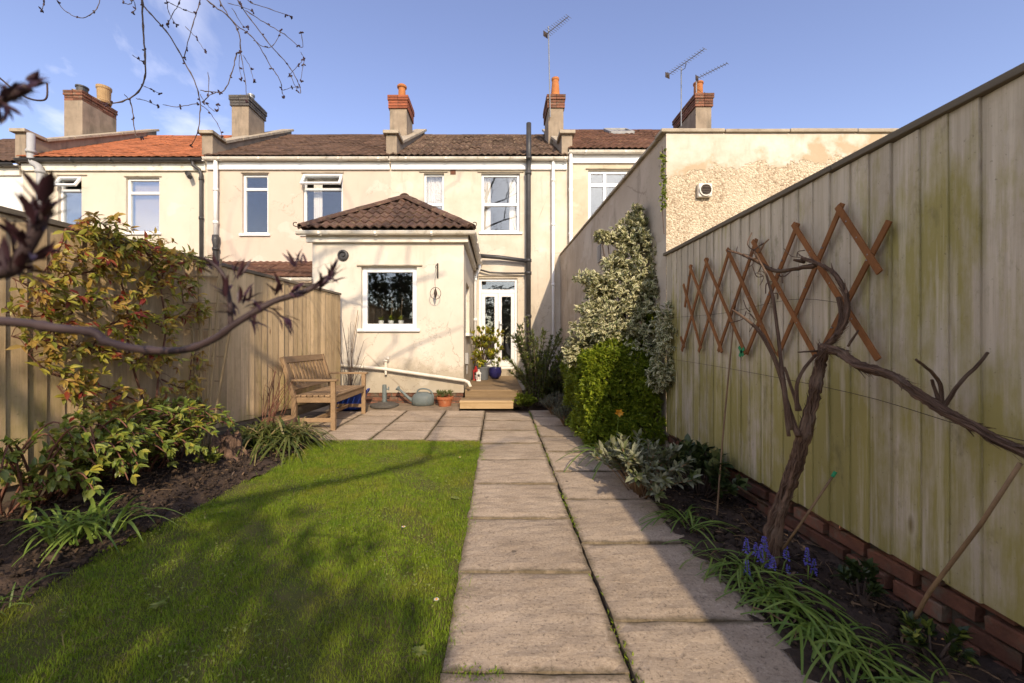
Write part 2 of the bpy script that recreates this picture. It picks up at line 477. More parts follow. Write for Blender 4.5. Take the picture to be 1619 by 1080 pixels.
def slabmat():
    n = NT('riven_concrete_slab')
    v = n.pos((1,1,1), True)
    col = n.mix(n.ramp(n.noise(v, 3.0, 8, .65), .3, .7), (.52,.41,.295), (.36,.275,.19))
    col = n.mix(n.math('MULTIPLY', n.ramp(n.noise(n.pos((1.0,5,1), True), 2.6, 9, .72), .50, .70), .5), col, (.15,.115,.08))   # worn riven ridges
    sp = n.noise(v, 75, 5, .8)
    col = n.mix(n.math('MULTIPLY', n.ramp(sp, .54, .64), .75), col, (.10,.078,.055))
    col = n.mix(n.math('MULTIPLY', n.ramp(sp, .34, .44, (1,1,1,1), (0,0,0,1)), .6), col, (.62,.52,.40))
    warp = n.noise(v, 30, 3)
    vv = n.N('VectorMath'); vv.operation = 'ADD'; n.L(v, vv.inputs[0]); n.L(n.math('MULTIPLY', warp, .03), vv.inputs[1])
    flat = n.N('VectorMath'); flat.operation = 'MULTIPLY'; n.L(vv.outputs[0], flat.inputs[0]); flat.inputs[1].default_value = (1,1,0)
    d = n.voro(flat.outputs[0], 7.5)
    cell = n.voro(flat.outputs[0], 7.5, 'Color')
    sz = n.math('MULTIPLY', n.ramp(cell, .50, .72), .125)
    spot = n.ramp(n.math('SUBTRACT', sz, d), .0, .03)
    col = n.mix(n.math('MULTIPLY', spot, .7), col, (.085,.068,.05))                  # dark lichen spots
    q = n.N('SeparateXYZ'); n.L(n.N('TexCoord').outputs['Object'], q.inputs[0])
    e = n.math('MAXIMUM', n.math('ABSOLUTE', q.outputs['X']), n.math('ABSOLUTE', q.outputs['Y']))
    e = n.math('ADD', e, n.math('MULTIPLY', n.math('SUBTRACT', n.noise(v, 16, 6, .7), .5), .075))
    col = n.mix(n.math('MULTIPLY', n.ramp(e, .272, .300), .72), col, (.095,.075,.04))   # dirt and moss gathered along the joints
    col, _ = n.vary(col, .10, 'obj')
    n.bump(n.math('ADD', n.noise(n.pos((1.0,5,1), True), 2.6, 9, .72), n.math('MULTIPLY', sp, .6)), .8, .008)
    return n.done(col, .92, .15)
M['slab'] = slabmat()
M['concrete'] = plain('stained_concrete', (.30,.225,.145), (.21,.155,.10), 4, .92, .4, 60, dirt=((.12,.09,.06), 7, .52, .72))
M['soil'] = plain('dark_soil', (.085,.056,.038), (.04,.027,.019), 14, .98, .9, 60, dirt=((.11,.075,.048), 22, .56, .72))
M['clod'] = plain('soil_clod', (.065,.043,.028), (.03,.02,.015), 20, .98, .4, 90, isl=.4)
M['litter'] = leafmat('dry_litter', (.20,.125,.065), (.09,.055,.03), trans=.1)
M['turf'] = plain('turf_base', (.085,.10,.018), (.12,.10,.03), 7, .98, .5, 60)
def grassmat():
    n = NT('lawn_grass')
    r = n.N('NewGeometry').outputs['Random Per Island']
    col = n.mix(r, (.16,.25,.016), (.29,.375,.026))
    big = n.noise(n.pos(), 2.1, 6, .65)
    col = n.mix(n.math('MULTIPLY', n.ramp(big, .48, .66), .7), col, (.32,.30,.04))
    mid = n.noise(n.pos(), 7, 4, .6)
    col = n.mix(n.math('MULTIPLY', n.ramp(mid, .48, .66), .55), col, (.10,.20,.016))
    col = n.mix(n.ramp(r, .955, .965), col, (.30,.24,.10))
    n.done(col, .6, .25)
    tr = n.N('BsdfTranslucent'); n.L(col, tr.inputs['Color'])
    ms = n.N('MixShader'); ms.inputs['Fac'].default_value = .35
    n.L(n.b.outputs['BSDF'], ms.inputs[1]); n.L(tr.outputs['BSDF'], ms.inputs[2]); n.L(ms.outputs['Shader'], n.out.inputs['Surface'])
    return n.m
M['grass'] = grassmat()

def pebbledash():
    n = NT('pebbledash_and_patched_render')
    v = n.pos()
    cell = n.voro(v, 62, 'Color'); d = n.voro(v, 62)
    peb = n.mix(n.ramp(cell, .15, .9), (.66,.54,.38), (.30,.22,.14))
    peb = n.mix(n.math('MULTIPLY', n.ramp(n.noise(v, 3, 6), .45, .75), .5), peb, (.70,.60,.44))
    z = n.N('SeparateXYZ'); n.L(n.N('NewGeometry').outputs['Position'], z.inputs[0])
    # the patch of smooth render: its lower edge falls towards the middle and wanders
    edge = n.math('ADD', z.outputs['Z'], n.math('MULTIPLY', n.math('SUBTRACT', n.noise(v, 2.2, 7, .6), .5), .8))
    edge = n.math('SUBTRACT', edge, n.math('MULTIPLY', n.math('SUBTRACT', z.outputs['X'], 2.2), .13))
    smooth = n.ramp(n.math('SUBTRACT', edge, 2.2), .60, .62)
    band = n.math('MULTIPLY', n.ramp(n.math('SUBTRACT', edge, 2.2), .585, .60), n.ramp(n.math('SUBTRACT', edge, 2.2), .72, .80, (1,1,1,1), (0,0,0,1)))
    ren = n.mix(n.ramp(n.noise(v, 4, 8, .7), .35, .7), (.66,.60,.50), (.52,.44,.33))
    ren = n.mix(n.math('MULTIPLY', n.ramp(n.noise(n.pos((3,3,.7)), 2, 8, .7), .52, .75), .5), ren, (.34,.26,.16))
    ren = n.mix(n.math('MULTIPLY', n.math('MULTIPLY', band, n.ramp(n.noise(v, 3.1, 6, .6), .46, .56)), .8), ren, (.44,.32,.19))
    col = n.mix(smooth, peb, ren)
    h = n.math('MULTIPLY', n.math('SUBTRACT', 1.0, smooth), n.math('SUBTRACT', .6, d))
    h = n.math('ADD', h, n.math('MULTIPLY', n.noise(v, 20, 6), .25))
    n.bump(n.math('ADD', h, n.math('MULTIPLY', smooth, .5)), .8, .012)
    return n.done(col, .92, .15)
M['pebble'] = pebbledash()

def glassmat():
    n = NT('window_glass')
    n.t.nodes.remove(n.b)
    g = n.N('BsdfGlossy'); g.inputs['Roughness'].default_value = .015; g.inputs['Color'].default_value = (.95,.97,1,1)
    t = n.N('BsdfTransparent'); t.inputs['Color'].default_value = (.95,.965,.965,1)
    lw = n.N('LayerWeight'); lw.inputs['Blend'].default_value = .35
    f = n.math('ADD', n.math('MULTIPLY', lw.outputs['Fresnel'], .6), .055)
    ms = n.N('MixShader'); n.L(f, ms.inputs['Fac']); n.L(t.outputs[0], ms.inputs[1]); n.L(g.outputs[0], ms.inputs[2])
    n.L(ms.outputs[0], n.out.inputs['Surface'])
    return n.m
M['glass'] = glassmat()
M['leaf_climb'] = leafmat('climber_leaf_green', (.20,.21,.025), (.40,.34,.05), src='obj', trans=.3)
M['leaf_bronze'] = leafmat('climber_leaf_bronze', (.34,.20,.04), (.44,.30,.06), src='obj', trans=.3)
M['leaf_redd'] = leafmat('climber_leaf_red', (.24,.035,.022), (.30,.075,.03), src='obj', trans=.3)
M['leaf_shrub'] = leafmat('glossy_shrub_leaf', (.13,.18,.025), (.28,.30,.06), src='obj', rough=.3, trans=.2)
M['leaf_hedge'] = leafmat('hedge_leaf', (.15,.22,.018), (.32,.36,.03), rough=.4, trans=.4)
M['leaf_vari'] = leafmat('variegated_leaf', (.11,.14,.04), (.17,.19,.06), rim=(.74,.68,.42), rough=.45)
M['leaf_yel'] = leafmat('yellow_green_leaf', (.24,.25,.025), (.48,.38,.04), rough=.45)
M['leaf_olive'] = leafmat('narrow_olive_green_leaf', (.085,.115,.03), (.19,.20,.07), rough=.5)
M['leaf_dark'] = leafmat('dark_evergreen_leaf', (.03,.05,.016), (.06,.085,.022), rough=.4)
M['leaf_grey'] = leafmat('silver_grey_leaf', (.17,.18,.10), (.30,.30,.19), src='obj', rough=.8, trans=.2)
M['leaf_lav'] = leafmat('lavender_leaf', (.12,.125,.08), (.19,.19,.125), rough=.8)
M['strap'] = leafmat('strap_leaf', (.12,.20,.03), (.22,.30,.055), src='obj', rough=.4, trans=.3)
M['strap_dark'] = leafmat('dark_strap_leaf', (.06,.085,.016), (.16,.175,.04), src='obj', rough=.4, trans=.2, c3=(.27,.21,.09))
M['flower_blue'] = leafmat('grape_hyacinth_blue', (.12,.105,.50), (.20,.17,.68), trans=.15)
M['flower_white'] = plain('white_petal', (.75,.74,.66), (.7,.68,.5), 20, .7)
M['flower_yellow'] = leafmat('orange_yellow_petal', (.80,.36,.03), (.85,.45,.04), trans=.3)

# ------------------------------------------------------------------ ground, lawn, beds, path, patio
YF = 10.0                     # rear facades of the terrace
YE = 7.14                     # front of the extension
def fenceL(Y): return -(3.2 - 0.0714 * Y)
FX = 1.66                     # right fence face

gm = MB()
gm.add([(-250,-250,-.12),(250,-250,-.12),(250,250,-.12),(-250,250,-.12)], [(0,1,2,3)])
tag(gm.build('ground', M['soil']), kind='structure')

def wob(x, y, s=1.0):
    return (math.sin(x*7.3*s+y*3.1)*.5 + math.sin(y*9.7*s-x*4.2+1.3)*.3 + math.sin(x*17.1+y*13.3)*.2)

def lawn_left(y): return -2.0 + .05*math.sin(y*2.3) + .03*math.sin(y*7.1+1)
def lawn_right(y): return -.168 + .020*math.sin(y*5.1) + .018*math.sin(y*13.7+.6) + .010*math.sin(y*31+2) + .055*max(0, min(1, (2.3-y)/.5))*(.55+.45*math.sin(y*8.3))

def sheet(name, xl, xr, y0, y1, nx, ny, zf, m, kind='structure'):
    vs = []; fs = []
    for j in range(ny + 1):
        y = y0 + (y1 - y0) * j / ny
        for i in range(nx + 1):
            x = xl(y) + (xr(y) - xl(y)) * i / nx
            vs.append((x, y, zf(x, y)))
    for j in range(ny):
        for i in range(nx):
            a = j*(nx+1)+i
            fs.append((a, a+1, a+nx+2, a+nx+1))
    b = MB(); b.add(vs, fs)
    o = b.build(name, m, smooth=True, fix=False)
    return tag(o, kind=kind)

sheet('lawn', lawn_left, lawn_right, -3.0, 4.53, 40, 120, lambda x, y: -.012 + .008*wob(x, y, .6), M['turf'])
def soil_z(x, y): return -.02 + .022*wob(x*1.7, y*1.9) + rnd.uniform(-.012, .016)
sheet('left_flower_bed', lambda y: fenceL(y) - .05, lambda y: lawn_left(y) + .02, -3.0, 4.9, 34, 200,
      lambda x, y: soil_z(x, y) + .10*max(0, min(1, (lawn_left(y) - x)/.7)) + .01, M['soil'])
sheet('right_flower_bed', lambda y: 1.0, lambda y: FX + .12, -2.0, 6.95, 26, 260, lambda x, y: soil_z(x, y) + .02, M['soil'])

# slabs: one shared block, each laid with a little tilt
def slab_mesh(w, l):
    b = MB(); n = 10
    vs = []; fs = []
    for j in range(n+1):
        for i in range(n+1):
            x = -w/2 + w*i/n; y = -l/2 + l*j/n
            e = (i in (0, n)) or (j in (0, n))
            jx = rnd.uniform(-.004, .004); jy = rnd.uniform(-.004, .004)
            vs.append((x + jx, y + jy, (-.006 if e else 0) + .0025*math.sin(i*1.3+j*2.1) + rnd.uniform(-.001, .001)))
    for j in range(n):
        for i in range(n):
            a = j*(n+1)+i; fs.append((a, a+1, a+n+2, a+n+1))
    ring = [i for i in range(n+1)] + [(j*(n+1)+n) for j in range(1, n+1)] + [n*(n+1)+i for i in range(n-1, -1, -1)] + [j*(n+1) for j in range(n-1, 0, -1)]
    k = len(vs)
    for q in ring: vs.append((vs[q][0], vs[q][1], -.05))
    for t in range(len(ring)):
        t2 = (t+1) % len(ring); fs.append((ring[t2], ring[t], k+t, k+t2))
    b.add(vs, fs)
    return b.mesh('slab', M['slab'], smooth=False, fix=False)
SL = [slab_mesh(.60, .60) for _ in range(4)]
def lay(parent, x, y, wx=1.0, wy=1.0, dz=0):
    q = Matrix.Rotation(rnd.uniform(-.008, .008), 3, 'Z') @ Matrix.Rotation(rnd.uniform(-.009, .009), 3, 'X') @ Matrix.Rotation(rnd.uniform(-.008, .008), 3, 'Y')
    return link('slab', rnd.choice(SL), parent, at=(x, y, .008 + dz + rnd.uniform(-.003, .003)), rot=q.to_quaternion(), scale=(wx, wy, 1))

bed = MB(); bed.box(-.19, 1.07, -2.0, 6.62, -.10, -.026)
path = tag(bed.build('path', M['soil']), kind='structure')
bed = MB(); bed.box(-2.72, -.192, 4.5, 6.62, -.10, -.026)
patio = tag(bed.build('patio', M['soil']), kind='structure')
LJ = [-.45, .15, .76, 1.359, 1.953, 2.55, 3.16, 3.79, 4.41, 5.05, 5.68, 6.30]
for i in range(len(LJ) - 1):
    y0, y1 = LJ[i], LJ[i+1]; ym = (y0+y1)/2
    lay(path, (-.185+.425+.011*ym-.006)/2, ym, (.425+.011*ym-.006+.185)/.6, (y1-y0-.018)/.6)
RJ = [-.3, .37, .99, 1.61, 2.234, 2.85, 3.46, 4.08, 4.70, 5.32, 5.94, 6.5]
for i in range(len(RJ) - 1):
    y0, y1 = RJ[i], RJ[i+1]; ym = (y0+y1)/2
    lay(path, .425+.011*ym+.006+.302, ym, 1.0, (y1-y0-.018)/.6)
for c, joints in ((-.500, (4.53, 5.27, 5.92, 6.50)), (-1.113, (4.56, 5.03, 5.60, 6.48)), (-1.729, (4.55, 4.98, 5.42, 6.02, 6.5)), (-2.345, (4.62, 5.2, 5.8, 6.42))):
    for y0, y1 in zip(joints[:-1], joints[1:]):
        lay(patio, c, (y0+y1)/2, .995, (y1-y0-.016)/.6)
sheet('concrete_strip', lambda y: -3.0, lambda y: -.62, 6.46, 7.2, 50, 14, lambda x, y: -.012 + .03*max(0, min(1, (y-6.5)/.25)) + .006*wob(x*3, y*3), M['concrete'])

# ------------------------------------------------------------------ houses
def wall_holes(b, x0, x1, z0, z1, holes, y, th):
    xs = sorted(set([x0, x1] + [h[0] for h in holes] + [h[1] for h in holes]))
    zs = sorted(set([z0, z1] + [h[2] for h in holes] + [h[3] for h in holes]))
    def inh(cx, cz): return any(h[0] < cx < h[1] and h[2] < cz < h[3] for h in holes)
    for i in range(len(xs)-1):
        for j in range(len(zs)-1):
            if inh((xs[i]+xs[i+1])/2, (zs[j]+zs[j+1])/2): continue
            a, c, d, e = xs[i], xs[i+1], zs[j], zs[j+1]
            b.add([(a,y,d),(c,y,d),(c,y,e),(a,y,e)], [(0,1,2,3)])
            b.add([(a,y+th,d),(c,y+th,d),(c,y+th,e),(a,y+th,e)], [(3,2,1,0)])
    for (a, c, d, e) in holes:
        b.add([(a,y,d),(a,y+th,d),(a,y+th,e),(a,y,e)], [(0,1,2,3)])
        b.add([(c,y,d),(c,y+th,d),(c,y+th,e),(c,y,e)], [(3,2,1,0)])
        b.add([(a,y,e),(c,y,e),(c,y+th,e),(a,y+th,e)], [(3,2,1,0)])
        b.add([(a,y,d),(c,y,d),(c,y+th,d),(a,y+th,d)], [(0,1,2,3)])
    b.add([(x0,y,z0),(x0,y+th,z0),(x0,y+th,z1),(x0,y,z1)], [(0,1,2,3)])
    b.add([(x1,y,z0),(x1,y+th,z0),(x1,y+th,z1),(x1,y,z1)], [(3,2,1,0)])
    b.add([(x0,y,z1),(x1,y,z1),(x1,y+th,z1),(x0,y+th,z1)], [(3,2,1,0)])

def xf(px): return (px - CX) / F * YF
def zf(py): return EYE + (CY - py) / F * YF

def window(parent, x0, x1, z0, z1, y, hbars=(), vbars=(), fw=.055, label=None, open_top=None, curtain=None, sill=.05, pattern=None):
    """A plastic window: the frame is the part itself, its panes, sill and curtains are sub-parts."""
    b = MB(); yb = y + .065
    b.box(x0, x0+fw, y, yb, z0, z1); b.box(x1-fw, x1, y, yb, z0, z1)
    b.box(x0+fw, x1-fw, y+.001, yb, z0, z0+fw); b.box(x0+fw, x1-fw, y+.001, yb, z1-fw, z1)
    for z in hbars: b.box(x0+fw, x1-fw, y+.002, yb, z-fw*.6, z+fw*.6)
    zs = [z0+fw*.5] + list(hbars) + [z1-fw*.5]
    for (vx, r0, r1) in vbars: b.box(vx-fw*.5, vx+fw*.5, y+.003, yb, zs[r0]+.01, zs[r1]-.01)
    w = b.build('window', M['upvc'], parent, bevel=.006)
    if label: w['label'] = label
    vx_all = {}
    for r in range(len(zs)-1):
        cuts = [x0+fw*.5] + [v[0] for v in vbars if v[1] <= r < v[2]] + [x1-fw*.5]
        for c in range(len(cuts)-1):
            if open_top == r: continue
            pb = MB(); pb.box(cuts[c], cuts[c+1], y+.028, y+.036, zs[r], zs[r+1])
            pb.build('pane', M['glass'], w)
    if open_top is not None:                      # top light swung out on its upper edge
        h = zs[open_top+1] - zs[open_top] + .02; a = RAD(32); wd = x1-x0-.01
        def T(u, v, n):                           # u across, v down from the hinge, n outwards
            return (x0+.005+u, y-.015 - math.sin(a)*v - math.cos(a)*n, z1-.025 - math.cos(a)*v + math.sin(a)*n)
        def tb(bb, u0, u1, v0, v1, n0, n1):
            bb.add([T(u0,v0,n0),T(u1,v0,n0),T(u1,v1,n0),T(u0,v1,n0),T(u0,v0,n1),T(u1,v0,n1),T(u1,v1,n1),T(u0,v1,n1)],
                   [(0,3,2,1),(4,5,6,7),(0,1,5,4),(1,2,6,5),(2,3,7,6),(3,0,4,7)])
        sb = MB(); f2 = fw*.95
        tb(sb,0,f2,0,h,0,.05); tb(sb,wd-f2,wd,0,h,0,.05); tb(sb,f2,wd-f2,0,f2,.001,.05); tb(sb,f2,wd-f2,h-f2,h,.001,.05)
        s = sb.build('opening_light', M['upvc'], w, bevel=.005)
        s['label'] = 'top light of the window swung open'
        pb = MB(); tb(pb, f2*.6, wd-f2*.6, f2*.6, h-f2*.6, .02, .028); pb.build('pane', M['glass'], w)
    if sill:
        sb = MB(); sb.box(x0-.06, x1+.06, y-.11, y+.06, z0-.055, z0-.002); sb.build('sill', M['upvc'], w, bevel=.008)
    if curtain:
        for (a, c, kind, *rest) in curtain:
            ca = x0+fw+(x1-x0-2*fw)*a; cc = x0+fw+(x1-x0-2*fw)*c
            cb = MB(); n = 22
            top = z1-fw*.5; bot = rest[0] if rest else z0+.02
            if kind == 'blind':
                k = int((top-bot)/.032)
                for i in range(k):
                    z = bot + (top-bot)*i/k
                    cb.add([(ca,y+.13,z),(cc,y+.13,z),(cc,y+.140,z+.036),(ca,y+.140,z+.036)], [(0,1,2,3)])
                tag(cb.build('blind', M['blind'], w, fix=False), kind='stuff')
            else:
                vs = []; fs = []
                for i in range(n+1):
                    x = ca+(cc-ca)*i/n; d = .02*math.sin(i*1.9)+.012*math.sin(i*.8)
                    vs += [(x, y+.14+d, bot), (x, y+.14+d*.8, top)]
                for i in range(n): fs.append((2*i, 2*i+2, 2*i+3, 2*i+1))
                cb.add(vs, fs); cb.build('curtain', M['curtain'], w, smooth=True, fix=False)
    return w

def tile_geo(w, l, amp, waves, lift, cols):
    vs = []; fs = []
    for i in range(cols+1):
        u = w*i/cols; h = amp*(.5-.5*math.cos(2*math.pi*waves*i/cols))
        vs += [(u,0,h+lift-.022),(u,0,h+lift),(u,l,h+.004)]
    for i in range(cols):
        a = 3*i; fs += [(a,a+3,a+4),(a,a+4,a+1),(a+1,a+4,a+5),(a+1,a+5,a+2)]
    return np.array(vs, dtype=float), np.array(fs)

def tile_field(name, parent, x0, x1, y0, z0, slope, length, m, tw=.30, gauge=.30, amp=.03, waves=2, cols=8):
    """Courses of separate tiles from the eaves (y0,z0) up a slope."""
    tv, tt = tile_geo(tw*.992, gauge+.05, amp, waves, .028, cols)
    ca, sa = math.cos(slope), math.sin(slope)
    pos = []; n = int((x1-x0)/tw); w = (x1-x0)/n
    for r in range(int(length/gauge)+1):
        if r*gauge > length-.05: break
        for c in range(n): pos.append((x0+c*w, y0+ca*r*gauge, z0+sa*r*gauge))
    pos = np.array(pos); k = len(pos)
    pos += rng.normal(scale=(.003,.004,.004), size=(k,3))
    tilt = rng.normal(scale=.012, size=k)
    Mx = np.zeros((k,3,3)); Mx[:,0,0] = w/tw
    Mx[:,1,1] = np.cos(slope+tilt); Mx[:,2,1] = np.sin(slope+tilt); Mx[:,1,2] = -sa; Mx[:,2,2] = ca
    V, T = scatter(tv, tt, Mx, pos, np.ones(k))
    return tag(link(name, np_mesh(name, V, T, m), parent), kind='stuff')

BRICK = {}
def brick_mesh(m, l=.215, d=.1025, h=.065):
    key = (m.name, l, d, h)
    if key not in BRICK:
        b = MB(); e = .006
        vs = []
        for z, q in ((-h/2,e),(-h/2+e,0),(h/2-e,0),(h/2,e)):
            for sx, sy in ((-1,-1),(1,-1),(1,1),(-1,1)):
                vs.append((sx*(l/2-q)+rnd.uniform(-.002,.002), sy*(d/2-q)+rnd.uniform(-.002,.002), z))
        fs = [(3,2,1,0),(12,13,14,15)]
        for i in range(3):
            for j in range(4): fs.append((i*4+j, i*4+(j+1)%4, i*4+4+(j+1)%4, i*4+4+j))
        b.add(vs, fs); BRICK[key] = b.mesh('brick', m, fix=False)
    return BRICK[key]

def chimney(parent, x0, x1, y0, y1, zb, zt, bm, courses, pots, label, cap_out=.035, full=False):
    """Rendered stack with a projecting head of separate bricks and its pots."""
    zc = zt - courses*.076
    b = MB(); b.box(x0, x1, y0, y1, zb, zc+.01)
    c = b.build('chimney', M['stack_render'], parent, bevel=.012); c['label'] = label
    mo = MB(); mo.box(x0-cap_out+.015, x1+cap_out-.015, y0-cap_out+.015, y1+cap_out-.015, zc, zt-.004); mo.build('mortar', M['mortar'], c)
    xa, xb, ya, yb = x0-cap_out, x1+cap_out, y0-cap_out, y1+cap_out
    me = brick_mesh(bm)
    for k in range(courses):
        z = zc + .036 + k*.076
        out = .02 if k in (courses-1, courses-2) else 0
        nx = max(2, round((xb-xa)/.225)); ny = max(2, round((yb-ya)/.225))
        for i in range(nx):
            w = (xb-xa+2*out)/nx
            for yy in (ya-out+.051, yb+out-.051):
                xo = xa-out+w*(i+.5)
                link('brick', me, c, at=(xo, yy, z), scale=((w-.010)/.215, 1, 1))
        for j in range(ny):
            w = (yb-ya+2*out-.21)/ny; yy = ya-out+.105+w*(j+.5)
            for xx in (xa-out+.051, xb+out-.051):
                link('brick', me, c, at=(xx, yy, z), rot=Matrix.Rotation(math.pi/2,3,'Z').to_quaternion(), scale=((w-.010)/.215, 1, 1))
    fl = MB(); fl.lathe([(.9,0),(.75,.05),(.45,.085),(.001,.09)], ((x0+x1)/2,(y0+y1)/2,zt-.002), 4, (x1-x0)*.62, (y1-y0)*.62)
    fl.build('flaunching', M['coping'], c)
    for (px, py, prof, m) in pots:
        pb = MB(); pb.lathe(prof, (px, py, zt+.03), 18); pb.build('chimney_pot', m, c, smooth=False)
    return c

def parapet(parent, x, z0=6.08, eave=5.5, w=.26, ytop=13.75, ztop=8.22):
    b = MB()
    b.prism([(9.93,eave),(9.93,z0),(10.32,z0-.02),(ytop,ztop-.07),(ytop,6.8),(10.3,5.3)], 'x', x-w/2, x+w/2)
    p = b.build('parapet', M['stack_render'], parent, bevel=.01)
    cb = MB(); cb.box(x-w/2-.06, x+w/2+.06, 9.85, 10.34, z0+.002, z0+.085); cb.build('coping', M['coping'], p, bevel=.012)
    y = 10.36; k = 5
    for i in range(k):
        a = i/k; c = (i+1)/k
        p0 = Vector((x, 10.36+(ytop-10.3)*a, z0+.03+(ztop-z0-.07)*a)); p1 = Vector((x, 10.34+(ytop-10.3)*c, z0+.018+(ztop-z0-.07)*c))
        cb = MB(); cb.bar(p0, p1, w+.12, .07); cb.build('coping', M['coping'], p, bevel=.01)
    return p

def gutter(parent, x0, x1, y, z, m, r=.06, name='gutter'):
    b = MB(); n = 8
    vs = []; fs = []
    for s_, xx in enumerate((x0, x1)):
        for i in range(n+1):
            t = math.pi + math.pi*i/n
            vs.append((xx, y + r*math.cos(t), z + r*math.sin(t)))
        for i in range(n+1):
            t = 2*math.pi - math.pi*i/n
            vs.append((xx, y + (r-.006)*math.cos(t), z + (r-.006)*math.sin(t)))
    k = 2*(n+1)
    for i in range(k): fs.append((i, (i+1) % k, k+(i+1) % k, k+i))
    fs += [tuple(range(k)), tuple(reversed(range(k, 2*k)))]
    b.add(vs, fs)
    # lip beads, union clips and end caps
    b.tube([(x0,y-r,z),(x1,y-r,z)], .008, 6)
    for xx in (x0, x1): b.lathe([(r+.004,0),(r+.004,.001)], (xx, y, z), 3) if False else None
    q = x0+.4
    while q < x1:
        b.box(q-.02, q+.02, y-r-.006, y-r+.004, z-.05, z+.006); b.box(q-.02, q+.02, y-.03, y+.03, z-r-.008, z-r+.002); q += .95
    return b.build(name, m, parent, smooth=False)

def pipe(parent, pts, r, m, name='downpipe', collars=(), n=12):
    b = MB(); b.tube(pts, r, n)
    for p in collars:
        p = Vector(p); b.tube([p-Vector((0,0,.035)), p+Vector((0,0,.035))], (r[-1] if isinstance(r, list) else r)*1.28, n)
    return b.build(name, m, parent, smooth=True)

SLOPE = math.atan2(2.2, 3.5)
def house(name, label, x0, x1, ez, wallm, tilem, holes, gm, amp=.03, waves=2, tw=.30, ridge=True, gauge=.30):
    r = thing(name, label, 'house', ((x0+x1)/2, YF, 0), 'terraced houses behind the garden')
    b = MB(); wall_holes(b, x0, x1, -.1, ez-.02, holes, YF, .22)
    b.build('wall', wallm, r, fix=False)
    ib = MB()                                     # rooms behind the windows
    for (za, zb) in ((.25, 2.75), (3.0, 5.45)):
        xa, xb, ya, yb = x0+.2, x1-.2, YF+.23, YF+3.4
        ib.add([(xa,yb,za),(xb,yb,za),(xb,yb,zb),(xa,yb,zb)], [(0,1,2,3)])
        ib.add([(xa,ya,za),(xa,yb,za),(xa,yb,zb),(xa,ya,zb)], [(0,1,2,3)])
        ib.add([(xb,ya,za),(xb,yb,za),(xb,yb,zb),(xb,ya,zb)], [(0,1,2,3)])
        ib.add([(xa,ya,zb),(xb,ya,zb),(xb,yb,zb),(xa,yb,zb)], [(0,1,2,3)])
        ib.add([(xa,ya,za),(xb,ya,za),(xb,yb,za),(xa,yb,za)], [(0,1,2,3)])
    ib.build('room', M['room'], r, fix=False)
    L_ = 3.55/math.cos(SLOPE)
    roof = tile_field('roof', r, x0, x1, YF-.13, ez+.03, SLOPE, L_, tilem, tw, gauge, amp, waves)
    rz = ez+.03+3.55*math.tan(SLOPE)
    bb = MB(); bb.add([(x0,YF-.10,ez-.005),(x1,YF-.10,ez-.005),(x1,YF+3.44,rz-.04),(x0,YF+3.44,rz-.04)], [(0,1,2,3)])
    bb.add([(x0,YF+3.44,rz-.04),(x1,YF+3.44,rz-.04),(x1,YF+7.2,ez-.2),(x0,YF+7.2,ez-.2)], [(0,1,2,3)])
    bb.add([(x0,YF+7.0,-.1),(x1,YF+7.0,-.1),(x1,YF+7.0,ez-.15),(x0,YF+7.0,ez-.15)], [(0,1,2,3)])
    bb.build('rear_slope', M['tile_brown'], r, fix=False)
    n = int((x1-x0)/.45)
    rt = MB()
    for i in range(n):
        a = x0+(x1-x0)*i/n; c = x0+(x1-x0)*(i+1)/n-.008
        j = rnd.uniform(-.006,.006)
        rt.prism([(YF+3.44+.12*math.cos(t), rz-.05+j+.11*math.sin(t)) for t in [math.pi*k/6 for k in range(7)]], 'x', a, c)
    tag(rt.build('ridge', tilem, roof), kind='stuff')
    fb = MB(); fb.box(x0+.02, x1-.02, YF-.055, YF-.003, ez-.27, ez-.07); fb.build('fascia', M['upvc'] if gm is not M['black_plastic'] else M['upvc_old'], r, bevel=.004)
    sb = MB(); sb.box(x0+.02, x1-.02, YF-.10, YF+.05, ez-.068, ez-.03); sb.build('soffit', M['upvc_old'], r)
    gutter(r, x0+.01, x1-.01, YF-.15, ez-.035, gm)
    return r

def hole(px0, px1, py0, py1): return (xf(px0), xf(px1), zf(py1), zf(py0))
EZ = 5.52
xA, xB, xC, xD, xE, xEnd = xf(-260), xf(36), xf(328), xf(618), xf(897), xf(1176)

# house with white wall at the far left
hA = house('terraced_house', 'white rendered terraced house cut off by the left edge, brown roof', xA, xB, 5.38, M['render_white'], M['tile_brown'], [], M['black_plastic'])
# orange-roofed cream house
w1 = hole(92,129,279,366); w2 = hole(199,252,281,368)
hB = house('terraced_house', 'cream terraced house with bright orange tiled roof at the left', xB, xC, EZ-.03, M['render_cream'], M['tile_orange'], [w1, w2], M['black_plastic'], amp=.012, waves=1, tw=.2, gauge=.2)
window(hB, *w1, YF+.06, hbars=(zf(300),), open_top=1)
window(hB, *w2, YF+.06, hbars=(zf(304),), curtain=[(0,1,'blind')])
pipe(hB, [P(49,212,9.9), P(49,249,9.88), P(53,258,9.86), P(61,263,9.85), P(64,271,9.85), P(64,560,9.85)], .075, M['grey_plastic'], 'soil_pipe', [P(64,272,9.85), P(49,240,9.88)])
pipe(hB, [P(305,253,9.86), P(305,261,9.86), P(315,268,9.92), P(318,275,9.94), P(318,560,9.94)], .04, M['black_plastic'], 'downpipe', [P(318,283,9.94), P(318,345,9.94)])
lb = MB(); lb.tube([P(296,274,10.0), P(296,274,9.9)], .05, 10); lb.tube([P(299,275,9.92), P(300,280,9.80)], .05, 10); lb.build('security_lamp', M['black_plastic'], hB)
parapet(hB, xB+.02, 6.12, 5.40)
POT_T = [(.115,0),(.125,.04),(.105,.08),(.10,.30),(.135,.33),(.14,.37),(.115,.40),(.085,.40),(.08,.2)]
